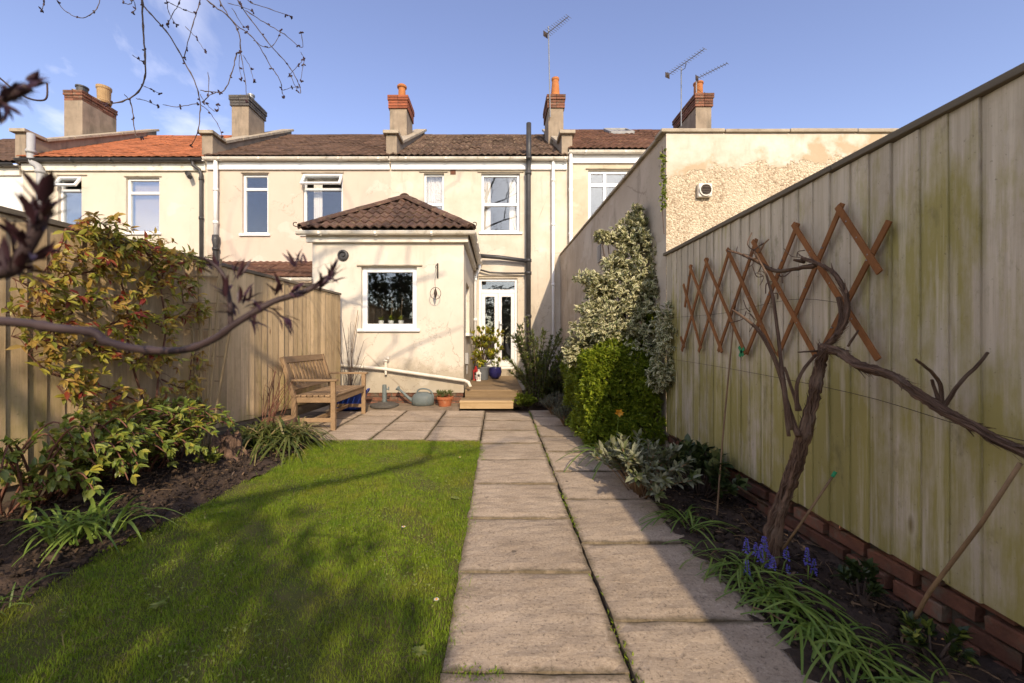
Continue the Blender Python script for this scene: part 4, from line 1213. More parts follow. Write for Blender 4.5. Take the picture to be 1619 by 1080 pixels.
bw = thing('brick_wall', 'low old red brick wall under the right-hand fence', 'wall', (FX+.06, 2.2, 0))
b = MB(); b.box(FX+.070, FX+.13, -3.4, 4.09, -.1, .262); b.build('mortar', M['mortar'], bw)
me = brick_mesh(M['brick_garden'])
for k in range(4):
    yy = .3 + (.112 if k % 2 else 0)
    while yy < 4.0:
        l = .215
        q = Matrix.Rotation(math.pi/2 + rnd.uniform(-.035, .035), 3, 'Z') @ Matrix.Rotation(rnd.uniform(-.06, .06), 3, 'X') @ Matrix.Rotation(rnd.uniform(-.04,.04), 3, 'Y')
        link('brick', me, bw, at=(FX+.086 + rnd.uniform(-.016, .012), yy+.11, -.03 + k*.078 + rnd.uniform(-.006,.006)), rot=q.to_quaternion(), scale=(rnd.uniform(.86, .97), 1, rnd.uniform(.86, 1.02)))
        yy += .228

# ------------------------------------------------------------------ lattice trellis on the right fence
tr = thing('lattice_trellis', 'orange-stained expanding lattice trellis fixed to the right fence', 'trellis', (FX-.02, 2.6, 1.0))
XT = FX - .022
tops = [3.48, 3.20, 2.905, 2.60, 2.26, 1.952]
def slat(a, c, lay):
    b = MB(); x = XT - (.004 if lay == 0 else .013)
    j = lambda: rnd.uniform(-.012, .012)
    a = (a[0]+j(), a[1]+j()*.6); c = (c[0]+j(), c[1]+j()*.6)
    b.bar((x+rnd.uniform(-.002,.001), a[0], a[1]), (x+rnd.uniform(-.002,.001), c[0], c[1]), rnd.uniform(.027,.031), .0085, (1, 0, 0)); so_ = b.build('slat', M['trellis'], tr, bevel=.0015)
    for k in range(1, 4):
        q = Vector((XT-.0185, a[0]+(c[0]-a[0])*k/4, a[1]+(c[1]-a[1])*k/4)); rb = MB(); rb.tube([q, q+Vector((.006,0,0))], .0035, 8); rb.build('rivet', M['alu'], so_)
zt_, zb_ = 1.745, 1.015
for i, yt in enumerate(tops):
    if i < 5: slat((yt+.015, zt_), (yt-.50+.02*i*0, zb_), 1)
    else: slat((yt+.02, zt_), (1.735, 1.385), 1)
    if i > 0: slat((yt-.015, zt_), (yt+.44, zb_), 0)
    else: slat((yt-.015, zt_), (yt+.10, 1.40), 0)
slat((1.71, 1.605), (2.085, 1.02), 0)
slat((3.60, 1.60), (3.30, 1.03), 1)
slat((3.66, 1.13), (3.58, 1.04), 1)
b = MB()
for (py, pz) in ((2.73, 1.03),):
    p = Vector((XT-.02, py, pz))
    for d in ((0,.03,.03),(0,-.03,.02),(0,.02,-.035),(0,-.02,-.03)): b.bar(p, p+Vector(d), .022, .004, (1,0,0))
tag(b.build('plastic_tie', M['green_tie']), 'small bright green plastic tie on the bottom of the lattice trellis', 'tie')

# ------------------------------------------------------------------ grape vine
def smooth_path(pts, k=6):
    pts = [Vector(p) for p in pts]; out = []
    for i in range(len(pts)-1):
        p0 = pts[max(i-1,0)]; p1 = pts[i]; p2 = pts[i+1]; p3 = pts[min(i+2,len(pts)-1)]
        for j in range(k):
            t = j/k
            out.append(.5*((2*p1)+(p2-p0)*t+(2*p0-5*p1+4*p2-p3)*t*t+(3*p1-p0-3*p2+p3)*t*t*t))
    out.append(pts[-1]); return out
BARK = {}
def rough_limb(b, pts, r0, r1, n=9, amp=.16, k=6, strands=3):
    sp = smooth_path(pts, k); m = len(sp)
    for i in range(1, m-1): sp[i] += Vector((rnd.uniform(-1,1), rnd.uniform(-1,1), rnd.uniform(-1,1)))*r0*.10
    rr = [r0+(r1-r0)*i/(m-1) for i in range(m)]
    uv = BARK.setdefault(id(b), []); off = rnd.uniform(0,40); acc = [0.0]
    for i in range(1, m): acc.append(acc[-1]+(sp[i]-sp[i-1]).length)
    base = len(b.v); b.tube(sp, rr, n)
    for i in range(m):
        for j in range(n): uv.append((math.cos(6.2832*j/n)+off, math.sin(6.2832*j/n), acc[i]))
    for i in range(base, base + m*n):
        j = (i-base) % n; s_ = (i-base)//n
        c = sp[s_]; v = Vector(b.v[i]) - c
        f = 1 + amp*1.3*math.sin(j*6.283*3/n+s_*.16) + amp*.8*math.sin(j*6.283*5/n-s_*.11) + amp*rnd.uniform(-.5,.5) + .22*max(0, math.sin(s_*.43+r0*90))**6
        b.v[i] = tuple(c + v*f)
    for q in range(strands):                                  # loose bark strands twisting round the limb
        ph = rnd.uniform(0, 6.28); tw = rnd.uniform(.10,.22)*rnd.choice((-1,1)); a0 = rnd.randrange(0, max(1,m//3)); a1 = rnd.randrange(m//2, m)
        st = []
        for i in range(a0, a1):
            d = (sp[min(i+1,m-1)]-sp[max(i-1,0)]).normalized(); o = d.orthogonal().normalized(); c = d.cross(o)
            t = ph+tw*i; st.append(sp[i]+(o*math.cos(t)+c*math.sin(t))*rr[i]*1.02)
        if len(st) > 3:
            b.tube(st, [max(.0012, rr[0]*.22*(1-abs(2*i/len(st)-1)*.6)) for i in range(len(st))], 5)
            for i in range(len(st)):
                for j in range(5): uv.append((off+q+.4*math.cos(1.2566*j), .4*math.sin(1.2566*j), acc[min(a0+i,m-1)]))
    return sp, rr
def bark_build(b, name, parent):
    uv = BARK.pop(id(b)); uv += [(0,0,0)]*(len(b.v)-len(uv))
    o = b.build(name, M['bark_fibre'], parent, smooth=True, fix=False)
    at = o.data.attributes.new('bark', 'FLOAT_VECTOR', 'POINT'); at.data.foreach_set('vector', [c for t in uv for c in t])
    return o
def flakes(parent, limb, count):
    sp, rr = limb; fb = MB()
    for q in range(count):                                      # strips of bark peeling off along the limb
        i = rnd.randrange(1, len(sp)-2); d = (sp[i+1]-sp[i-1]).normalized(); o = d.orthogonal().normalized(); c = d.cross(o); t = rnd.uniform(0,6.283)
        nrm = (o*math.cos(t)+c*math.sin(t)); sd = d.cross(nrm); l = rnd.uniform(.025,.07); w = rnd.uniform(.0015,.004); p0 = sp[i]+nrm*rr[i]*1.05
        pts = [p0, p0+d*l*.5+nrm*.004, p0+d*l+nrm*rnd.uniform(.006,.018)+sd*rnd.uniform(-.01,.01)]
        fb.add([pts[0]-sd*w, pts[0]+sd*w, pts[1]+sd*w, pts[1]-sd*w, pts[2]+sd*w*.3, pts[2]-sd*w*.3], [(0,1,2,3),(3,2,4,5)])
    tag(fb.build('bark_flakes', M['vine_bark'], parent, fix=False), kind='stuff')
vine = thing('grape_vine', 'gnarled bare grape vine with shaggy bark trained along the right fence', 'vine', (1.36, 2.0, 0))
head = Vector((1.49, 1.885, 1.07))
b = MB()
limb1 = rough_limb(b, [(1.33,2.02,-.02),(1.35,2.01,.16),(1.40,1.99,.38),(1.43,1.96,.56),(1.475,1.935,.78),(1.485,1.90,.95),head], .031, .016, 18, .24, 12, 8)
bark_build(b, 'trunk', vine); flakes(vine, limb1, 170)
b = MB()
limb2 = rough_limb(b, [head, (1.50,1.80,1.05), (1.49,1.70,1.00), (1.50,1.56,.965), (1.50,1.42,.885), (1.50,1.28,.82), (1.51,1.12,.765), (1.52,.9,.75), (1.52,.6,.80)], .0155, .0105, 16, .24, 12, 10)
bark_build(b, 'arm', vine)
flakes(vine, limb2, 120)
b = MB()
limb3 = rough_limb(b, [head, P(1322,532,1.84), P(1338,500,1.82), P(1337,465,1.84), P(1318,432,1.9), P(1290,416,1.98), P(1268,408,2.05)], .0115, .006, 14, .2, 10, 6)
rough_limb(b, [P(1325,525,1.84), P(1331,500,1.86), P(1326,470,1.9)], .012, .008, 7, .2, 5, 2)
rough_limb(b, [P(1290,420,1.99), P(1262,424,2.08), P(1225,428,2.2), P(1195,412,2.3), P(1172,402,2.36), P(1150,396,2.42)], .011, .006, 6, .25, 5, 2)
rough_limb(b, [P(1272,414,2.05), P(1255,411,2.04)], .008, .005, 6, .2, 4, 0)
bark_build(b, 'arm', vine); flakes(vine, limb3, 60)
b = MB()
for pts, r0, r1 in (
    ([P(1262,690,1.93), P(1245,640,2.0), P(1232,585,2.05), P(1205,530,2.1), P(1180,505,2.15), P(1158,490,2.2)], .013, .006),
    ([P(1250,680,1.95), P(1240,610,2.0), P(1232,545,2.1), P(1224,480,2.15), P(1210,430,2.2), P(1192,398,2.28)], .010, .005),
    ([P(1247,690,1.95), P(1241,640,1.98), P(1236,600,2.02)], .008, .005),
    ([P(1265,650,1.93), P(1250,610,1.97), P(1240,580,2.0)], .009, .005),
    ([P(1200,400,2.25), P(1208,386,2.22), P(1216,378,2.2)], .005, .003),
    ([P(1175,402,2.35), P(1188,410,2.3), P(1200,405,2.3)], .006, .003),
    ([P(1488,648,1.43), P(1487,612,1.43), P(1475,590,1.42), P(1448,568,1.42)], .007, .004),
    ([P(1488,648,1.43), P(1478,616,1.44), P(1473,600,1.44)], .006, .004),
    ([P(1490,648,1.43), P(1515,608,1.40), P(1545,578,1.38), P(1562,557,1.36)], .0065, .004),
    ([P(1340,548,1.75), P(1352,530,1.73), P(1357,522,1.72)], .005, .003),
    ([P(1292,555,1.88), P(1278,556,1.86), P(1262,557,1.84)], .005, .003),
    ([P(1290,570,1.88), P(1305,552,1.85)], .005, .003),
    
    
    ([P(1232,870,2.0), P(1238,800,1.98), P(1250,760,1.97), P(1258,700,1.95)], .012, .008),
    ([P(1260,650,1.93), P(1262,600,1.93), P(1290,560,1.9)], .009, .006),
    ([P(1213,800,2.02), P(1190,785,1.95), P(1168,770,1.9)], .007, .004), ([P(1205,845,2.02), P(1185,830,1.95), P(1172,812,1.9)], .006, .003)):
    b = MB(); rough_limb(b, pts, r0, r1, 6, .14, 5, 0); bark_build(b, 'shoot', vine)
b = MB()
for i in range(22):                                            # tangle of last year's thin shoots and tendrils
    px, py = rnd.choice(((1192,402),(1215,415),(1180,400),(1240,425),(1265,412),(1205,440),(1180,500),(1222,470)))
    px += rnd.uniform(-12,12); py += rnd.uniform(-8,8); Y_ = 1048/(px-CX)-.02
    a = rnd.uniform(0,6.28); l = rnd.uniform(12,34)
    b.tube(smooth_path([P(px,py,Y_), P(px+l*.5*math.cos(a)+rnd.uniform(-4,4),py+l*.5*math.sin(a)+rnd.uniform(-4,4),Y_-.03), P(px+l*math.cos(a+.5),py+l*math.sin(a+.5),Y_-.02)],4), rnd.uniform(.0016,.0035), 5)
tag(b.build('tendrils', M['vine_bark'], vine, smooth=True), kind='stuff')

def stick(label, pts, r, group=None, m='bamboo', name='cane'):
    b = MB(); b.tube(pts, r, 8); o = b.build(name, M[m], None, smooth=True)
    return tag(o, label, 'cane' if name == 'cane' else 'stick', group)
stick('stout brown stick propping up the end of the vine arm', [G(1418,1008,.0)+Vector((0,0,-.05)), P(1470,935,1.42), P(1550,830,1.28), P(1613,733,1.175)], [.0068,.0065,.006,.0055], name='prop_stick')
stick('tall thin cane upright in the right bed between hedge and vine', [G(1131,818,.0)+Vector((0,0,-.05)), G(1131,818,.0)+Vector((.01,0,.02)), P(1142,700,2.75), P(1152,590,2.8), P(1163,480,2.85)], [.006,.006,.0055,.0055,.004])
sc = stick('short pale green tipped cane leaning on the fence beside the vine', [P(1238,868,1.9), P(1275,815,1.85), P(1320,748,1.8)], [.0055,.005,.0045])
b = MB(); b.tube([P(1316,754,1.8), P(1321,746,1.8)], .007, 8); b.build('cap', M['green_tie'], sc)
for k, (pts, lab) in enumerate((
    ([(FX-.03,3.9,.93),(FX-.03,2.9,.905),(FX-.03,1.9,.86),(FX-.035,1.4,.80),(FX-.03,1.0,.785),(FX-.03,.5,.80)], 'lower slack training wire stretched along the right fence'),
    ([(FX-.03,3.9,1.32),(FX-.03,3.0,1.30),(FX-.03,2.3,1.33),(FX-.03,1.95,1.28)], 'upper training wire behind the lattice trellis'))):
    b = MB(); b.tube(smooth_path(pts, 5), .0014, 5); tag(b.build('training_wire', M['iron']), lab, 'wire')

# ------------------------------------------------------------------ fan trellis on the left
ft = thing('fan_trellis', 'pale wooden fan trellis leaning on the left fence', 'trellis', (-2.72, 3.85, 0))
def FLp(px, py, off): # point on a plane parallel to the left fence, off metres in front
    Y = (3.2-off)/((CX-px)/F + .0714); return P(px, py, Y)
for (bx, by), (tx, ty), ob, ot in (((319,722),(303,500),.22,.10), ((323,726),(314,418),.24,.08), ((327,728),(349,410),.26,.08), ((330,726),(366,505),.28,.16), ((326,727),(333,500),.25,.12)):
    p0 = FLp(bx,by,ob); p1 = FLp(tx,ty,ot); b = MB(); b.bar(p0, p1, .032, .016, (1,.1,0)); b.build('upright', M['trellis_pale'], ft, bevel=.002)
for py, xa, xb, o in ((436,296,352,.085), (478,290,360,.10), (520,296,364,.125), (562,305,358,.155), (601,310,352,.18), (645,314,345,.21)):
    b = MB(); b.bar(FLp(xa,py,o-.02), FLp(xb,py+2,o-.02), .03, .014, (0,0,1)); b.build('crosspiece', M['trellis_pale'], ft, bevel=.002)

# ------------------------------------------------------------------ bench
bn = thing('garden_bench', 'weathered wooden two-seat garden bench on the patio by the left fence', 'bench', (-2.27, 5.6, 0))
BX0, BX1, BY0, BY1 = -2.50, -2.02, 5.06, 6.20
def part(name, mat='teak', bev=.006):
    def f(b): return b.build(name, M[mat], bn, bevel=bev)
    return f
for yy in (BY0, BY1):
    b = MB(); b.box(BX1-.03, BX1+.025, yy-.027, yy+.027, .0, .60); part('leg')(b)
    b = MB(); b.box(BX0-.03, BX0+.025, yy-.027, yy+.027, .0, .42)
    b.bar((BX0-.005,yy,.40), (BX0-.155,yy,.90), .054, .05, (1,0,0)); part('leg')(b)
    b = MB(); b.box(BX0+.03-.06, BX1+.05, yy-.036, yy+.036, .602, .628); part('armrest')(b)
    b = MB(); b.box(BX0+.026, BX1-.031, yy-.016, yy+.016, .34, .405); part('side_rail')(b)
    b = MB(); b.box(BX0+.026, BX1-.031, yy-.014, yy+.014, .10, .15); part('stretcher')(b)
b = MB(); b.box(BX1-.02, BX1+.012, BY0+.028, BY1-.028, .33, .41); part('front_rail')(b)
b = MB(); b.box(BX0-.015, BX0+.015, BY0+.028, BY1-.028, .33, .40); part('back_rail')(b)
b = MB(); b.box((BX0+BX1)/2-.015, (BX0+BX1)/2+.015, BY0+.03, BY1-.03, .10, .148); part('stretcher')(b)
for i in range(7):
    x = BX0+.035+.073*i; b = MB(); b.box(x-.029, x+.029, BY0-.0+.002, BY1-.002, .411-.004*abs(3-i)*0, .431); part('seat_slat', bev=.004)(b)
def bk(y, s): return Vector((BX0-.005-.30*s, y, .40+s))
b = MB(); b.bar(bk(BY0+.028,.46), bk(BY1-.028,.46), .085, .032, (1,0,.3)); part('top_rail')(b)
b = MB(); b.bar(bk(BY0+.028,.11), bk(BY1-.028,.11), .055, .03, (1,0,.3)); part('lower_back_rail')(b)
for i in range(11):
    y = BY0+.09+(BY1-BY0-.18)*i/10; b = MB(); b.bar(bk(y,.135), bk(y,.42), .052, .014, (1,0,.3)); part('back_slat', bev=.003)(b)

# ------------------------------------------------------------------ patio things
pb_ = thing('parasol_base', 'round grey parasol base with upright tube below the kitchen window', 'parasol base', (-1.88, 6.82, 0))
b = MB(); b.lathe([(.235,.018),(.235,.045),(.20,.062),(.10,.075),(.045,.09)], (-1.88,6.82,.0), 26); b.build('disc', M['cast'], pb_)
b = MB(); b.lathe([(.036,.085),(.036,.37),(.03,.375),(.03,.2)], (-1.88,6.82,0), 14); b.build('tube', M['can_grey'], pb_)
b = MB(); b.tube([(-1.85,6.82,.30),(-1.81,6.82,.30)], .012, 8); b.bar((-1.81,6.82,.28),(-1.81,6.82,.34), .03, .012, (1,0,0)); b.build('clamp_knob', M['can_grey'], pb_)

wc = thing('watering_can', 'grey plastic watering can with long spout on the patio', 'watering can', (-1.27, 6.92, 0.02))
b = MB(); b.lathe([(.15,.02),(.185,.03),(.19,.09),(.18,.16),(.15,.205),(.10,.225),(.09,.235)], (-1.26,6.92,0), 24, 1, .72); b.build('body', M['can_grey'], wc, smooth=True)
b = MB(); b.tube([(-1.40,6.92,.07),(-1.50,6.92,.14),(-1.60,6.92,.235),(-1.66,6.92,.285)], [.036,.026,.019,.017], 12); b.build('spout', M['can_grey'], wc, smooth=True)
b = MB(); b.tube([(-1.65,6.92,.275),(-1.685,6.92,.305),(-1.695,6.92,.313)], [.02,.042,.042], 14); b.build('rose', M['can_grey'], wc, smooth=False)
b = MB(); b.tube(smooth_path([(-1.36,6.92,.21),(-1.34,6.92,.27),(-1.26,6.92,.295),(-1.15,6.92,.27),(-1.09,6.92,.19),(-1.085,6.92,.11)],5), .013, 10); b.build('handle', M['can_grey'], wc, smooth=True)

LT = {w: leaf_template(w) for w in (.16, .22, .3, .36, .42, .5, .6)}
def cluster_leaves(centers, dirs, per, w, size, spread=.9, up=(0,0,1)):
    """per leaves round every centre, fanning about its direction -> positions, frames, sizes"""
    n = len(centers)*per
    c = np.repeat(centers, per, axis=0); d = np.repeat(dirs, per, axis=0)
    dd = d + unit(n)*spread
    nn = np.repeat(dirs, per, axis=0)*.6 + unit(n)*.35 + np.array([[0,0,.6]])
    return c + unit(n)*size*.12, frames(dd, nn), rng.uniform(.7, 1.2, n)*size

def foliage(parent, name, centers, dirs, per, w, size, m, spread=.9):
    p, fr_, s = cluster_leaves(np.asarray(centers, float), np.asarray(dirs, float), per, w, size, spread)
    lv, lt_, lr = LT[w]
    V, T = scatter(lv, lt_, fr_, p, s)
    return tag(link(name, np_mesh(name, V, T, m, np.tile(lr, len(p))), parent), kind='stuff')

LM = {}
def leaf_mesh(w, m):
    k = (w, m.name)
    if k not in LM:
        lv, lt_, lr = LT[w]; LM[k] = np_mesh('leaf', lv, lt_, m, lr, smooth=True)
    return LM[k]
def leaf_parts(parent, pos, fr_, size, w, mats, idx, limit=300):
    """The leaves nearest to the camera become parts, the rest one mass per colour."""
    dist = np.linalg.norm(pos - np.array([[0,0,EYE]]), axis=1); order = np.argsort(dist - rng.uniform(0,.5,len(dist)))
    for i in order[:limit]:
        mt = Matrix([[fr_[i,a,b_] for b_ in range(3)] for a in range(3)])
        link('leaf', leaf_mesh(w, mats[idx[i]]), parent, at=pos[i], rot=mt.to_quaternion(), scale=(size[i],)*3)
    rest = order[limit:]
    lv, lt_, lr = LT[w]
    for k, m in enumerate(mats):
        sel = rest[idx[rest] == k]
        if len(sel):
            V, T = scatter(lv, lt_, fr_[sel], pos[sel], size[sel])
            # own random tint per leaf: same look as the single leaves
            tag(link('foliage', np_mesh('foliage', V, T, m, np.tile(lr, len(sel)), True), parent), kind='stuff')

tp = thing('terracotta_pot', 'terracotta pot with low green herb beside the deck step', 'plant pot', (-.88, 6.84, 0))
b = MB(); b.lathe([(.10,.02),(.125,.13),(.14,.135),(.143,.175),(.125,.178),(.12,.14)], (-.88,6.84,0), 22); b.build('pot', M['terracotta'], tp)
n = 60; cc = np.stack([-.88+rng.uniform(-.12,.12,n), 6.84+rng.uniform(-.11,.11,n), rng.uniform(.17,.25,n)],1)
foliage(tp, 'foliage', cc, np.tile([[0,0,1.]],(n,1))+unit(n)*.6, 9, .16, .055, M['leaf_olive'])

bt = thing('blue_trug', 'bright blue plastic tub tucked behind the bench', 'tub', (-2.36, 6.55, 0))
b = MB(); b.lathe([(.20,.02),(.23,.05),(.27,.26),(.285,.27),(.285,.29),(.26,.29),(.25,.2)], (-2.36,6.55,0), 24, 1, .8); b.build('body', M['blue_plastic'], bt)
b = MB()
for sx in (-1,1): b.tube(smooth_path([(-2.36+sx*.27,6.47,.28),(-2.36+sx*.30,6.5,.33),(-2.36+sx*.30,6.6,.33),(-2.36+sx*.27,6.63,.28)],4), .012, 8)
b.build('handle', M['blue_plastic'], bt)

for i, (x, y, z, r, h, lab) in enumerate(((-2.62,4.92,0,.19,.17,'upper round pale log slice on the ground beside the bench'), (-2.40,4.80,0,.13,.085,'lower small log slice in front of the bench leg'))):
    t = thing('log_slice', lab, 'log', (x,y,z), 'log slices by the bench')
    b = MB(); n = 22; k = len(b.v)
    prof = [(r*.97,z),(r,z+.03),(r*.99,z+h-.012),(r*.965,z+h)]
    b.lathe(prof, (x,y,0), n)
    for q in range(len(b.v)):
        v = b.v[q]; f = 1+.05*math.sin((q % n)*1.7)+.03*math.sin((q % n)*3.9); b.v[q] = (x+(v[0]-x)*f, y+(v[1]-y)*f, v[2])
    b.build('bark', M['vine_bark'], t)
    b = MB(); b.lathe([(r*.93,z+h+.001),(r*.92,z+h+.008),(.001,z+h+.009)], (x,y,0), n); b.build('cut_face', M['wood_cut'], t)

sp_ = thing('tree_stump', 'rough brown rotting stump in the left bed by the fan trellis', 'stump', (-2.45, 3.72, 0))
b = MB(); n = 18
b.lathe([(.16,-.03),(.135,.06),(.11,.14),(.115,.22),(.10,.27),(.05,.25),(.001,.22)], (-2.45,3.72,-.04), n)
for q in range(len(b.v)):
    v = Vector(b.v[q]); a = (q % n); f = 1+.22*math.sin(a*2.1+v.z*9)+rnd.uniform(-.12,.12); b.v[q] = (-2.45+(v.x+2.45)*f, 3.72+(v.y-3.72)*f, v.z+.05*math.sin(a*1.3)+rnd.uniform(-.01,.01))
b.build('wood', M['vine_bark'], sp_)
b = MB()
for i in range(5):
    a = rnd.uniform(0,6.28); b.tube(smooth_path([(-2.45,3.72,.06),(-2.45+.14*math.cos(a),3.72+.14*math.sin(a),.05),(-2.45+.24*math.cos(a+.3),3.72+.24*math.sin(a+.3),-.01)],3), [.04]*3+[.03]*3+[.015], 7)
b.build('roots', M['vine_bark'], sp_)

# ------------------------------------------------------------------ deck and step by the door
dk = thing('wooden_deck', 'brown timber deck in front of the back door', 'deck', (0, 8.5, 0))
y = 7.08; k = 0
while y < 9.9:
    b = MB(); b.box(-.565, .42+.0, y+.003, y+.137, .232+rnd.uniform(-.001,.001), .258); b.build('plank', M['deck'], dk, bevel=.004); y += .14
b = MB(); b.box(-.565, .42, 7.085, 7.12, .02, .231); b.build('fascia', M['deck'], dk)
b = MB(); b.box(-.54, .40, 7.13, 9.9, -.05, .20); b.build('frame', M['deck'], dk)
st = thing('deck_step', 'new pale pine step below the deck', 'step', (-.18, 6.85, 0))
for i in range(3):
    b = MB(); b.box(-.62, .255, 6.64+.145*i, 6.64+.145*i+.138, .098, .125); b.build('plank', M['step_wood' if i == 0 else 'deck'], st, bevel=.005)
b = MB(); b.box(-.615, .25, 6.655, 6.685, .0, .0965); b.build('riser', M['step_wood'], st, bevel=.004)
b = MB(); b.box(-.60, .235, 6.69, 7.07, .0, .09); b.build('frame', M['deck'], st)

# pots on the deck
gp = thing('potted_shrub', 'yellow-green leafy shrub in a grey plastic pot on the deck', 'plant pot', (-.33, 8.9, .26))
b = MB(); b.lathe([(.12,.26),(.135,.5),(.15,.505),(.15,.545),(.13,.548),(.125,.5)], (-.33,8.9,0), 22); b.build('pot', M['grey_pot'], gp)
b = MB()
tips = []
for i in range(40):
    a = rnd.uniform(0,6.28); r = rnd.uniform(.05,.38); h = rnd.uniform(.7,1.38)-.25*r
    tip = Vector((-.27+r*math.cos(a), 8.9+r*.8*math.sin(a), h)); b.tube(smooth_path([(-.33,8.9,.52),(-.30+.4*r*math.cos(a),8.9+.4*r*math.sin(a),.52+.45*(h-.5)),tip],3), .005, 5); tips.append(tip)
b.build('stems', M['twig'], gp)
tips = np.array(tips); cc = np.concatenate([tips, tips+rng.normal(scale=.05,size=tips.shape), tips*.75+np.array([[-.07,2.22,.16]])])
dd = cc-np.array([[-.3,8.9,.75]])
leaf_pos, leaf_fr, leaf_s = cluster_leaves(cc, dd/np.linalg.norm(dd,axis=1,keepdims=True)+[0,0,.4], 11, .36, .10)
leaf_parts(gp, leaf_pos, leaf_fr, leaf_s, .36, [M['leaf_yel'], M['leaf_hedge']], (rng.random(len(leaf_pos)) < .3).astype(int), 150)

bp = thing('plant_pot', 'small round dark blue glazed pot on the deck by the door', 'plant pot', (-.06, 9.1, .26))
b = MB(); b.lathe([(.07,.26),(.13,.33),(.15,.42),(.135,.50),(.14,.52),(.12,.52),(.11,.45)], (-.06,9.1,0), 20); b.build('pot', M['blue_glaze'], bp, smooth=True)
n = 14; cc = np.stack([-.06+rng.uniform(-.09,.09,n), 9.1+rng.uniform(-.09,.09,n), rng.uniform(.52,.66,n)],1); foliage(bp, 'foliage', cc, np.tile([[0,0,1.]],(n,1)), 6, .3, .07, M['leaf_hedge'])
def lantern(label, x, y, z, s, m):
    t = thing('lantern', label, 'lantern', (x,y,z), 'small lanterns on the deck')
    b = MB(); b.box(x-.045*s,x+.045*s,y-.045*s,y+.045*s,z,z+.02*s); b.box(x-.045*s,x+.045*s,y-.045*s,y+.045*s,z+.15*s,z+.165*s); b.build('base', m, t)
    b = MB()
    for sx in (-1,1):
        for sy in (-1,1): b.box(x+sx*.037*s-.006*s,x+sx*.037*s+.006*s,y+sy*.037*s-.006*s,y+sy*.037*s+.006*s,z+.02*s,z+.15*s)
    b.build('frame', m, t)
    b = MB(); b.lathe([(.065*s,.165*s),(.02*s,.215*s),(.018*s,.235*s),(.026*s,.24*s),(.004*s,.262*s)], (x,y,z), 4); b.build('roof', m, t)
    b = MB(); b.lathe([(.02*s,.02*s),(.02*s,.09*s),(.004*s,.095*s)], (x,y,z), 10); b.build('candle', M['curtain'], t)
lantern('small white lantern in front of the grey pot on the deck', -.40, 8.62, .26, .95, M['white_paint'])
lantern('small red lantern behind the white one on the deck', -.47, 8.80, .26, 1.15, M['red_paint'])

# hanging ornament
ho = thing('wall_ornament', 'rusty wire spinner hanging from a bracket on the extension wall', 'ornament', P(691,420,YE-.02))
b = MB(); q = P(692,418,YE-.012); b.bar(q+Vector((0,0,.02)), q+Vector((0,0,-.24)), .025, .01, (0,1,0)); b.tube(smooth_path([q+Vector((0,0,-.05)), q+Vector((-.01,-.08,-.02)), q+Vector((-.015,-.15,-.08))],4), .007, 6); b.build('bracket', M['iron'], ho)
hx = q+Vector((-.015,-.15,-.08)); b = MB(); b.tube(smooth_path([hx, hx+Vector((.012,0,-.12)), hx+Vector((-.012,0,-.22)), hx+Vector((0,0,-.34))],4), .003, 5); b.build('chain', M['iron'], ho)
cc_ = hx+Vector((0,0,-.44)); b = MB()
b.tube([cc_+Vector((.09*math.cos(t),.0,.10*math.sin(t))) for t in [6.2832*i/24 for i in range(25)]], .005, 6); b.build('ring', M['iron'], ho)
b = MB(); b.lathe([(.002,-.10),(.018,-.05),(.03,0),(.018,.05),(.002,.10)], cc_, 8); b.build('spindle', M['iron'], ho)

# dark trough by the shaded wall
pt = thing('planter_trough', 'dark rectangular planter trough by the shaded neighbour wall', 'planter', (1.2, 7.6, 0))
b = MB(); b.box(.62, 1.42, 7.5, 7.85, .0, .50); b.build('trough', M['black_plastic'], pt, bevel=.02)
b = MB(); b.box(.59, 1.45, 7.47, 7.88, .501, .545); b.build('rim', M['black_plastic'], pt, bevel=.012)

# ------------------------------------------------------------------ lawn grass
def blades(n, xl, xr, y0, y1, h0, h1, wdt):
    y = rng.uniform(y0, y1, n); u = rng.random(n)
    L_ = np.array([lawn_left(t) for t in y]); R_ = np.array([lawn_right(t) for t in y])
    x = L_-.02 + (R_-L_+.045)*u
    clump = .5+.5*np.sin(x*9+np.sin(y*7)*2)*np.sin(y*8.3+np.cos(x*5)*2)
    h = rng.uniform(h0, h1, n)*(.65+.6*clump)
    a = rng.uniform(0, 2*np.pi, n); lean = rng.uniform(.15, 1.1, n)*h
    dx, dy = np.cos(a)*lean, np.sin(a)*lean
    b = a+np.pi/2+rng.uniform(-.5,.5,n); wx, wy = np.cos(b)*wdt*.5, np.sin(b)*wdt*.5
    z = -.012+np.zeros(n)
    v = np.stack([np.stack([x-wx,y-wy,z],1), np.stack([x+wx,y+wy,z],1),
                  np.stack([x-wx*.8+dx*.4,y-wy*.8+dy*.4,z+h*.6],1), np.stack([x+wx*.8+dx*.4,y+wy*.8+dy*.4,z+h*.6],1),
                  np.stack([x+dx,y+dy,z+h*.95],1)], 1)
    t = np.array([(0,1,3),(0,3,2),(2,3,4)])
    T = t[None]+(np.arange(n)*5)[:,None,None]
    return v.reshape(-1,3), T.reshape(-1,3)
V1, T1 = blades(230000, 0, 0, 1.15, 4.56, .008, .023, .0024)
V2, T2 = blades(12000, 0, 0, -2.5, 1.15, .02, .05, .005)
V3, T3 = blades(1500, 0, 0, 1.15, 4.56, .03, .06, .003)
V = np.concatenate([V1, V2, V3]); T = np.concatenate([T1, T2+len(V1), T3+len(V1)+len(V2)])
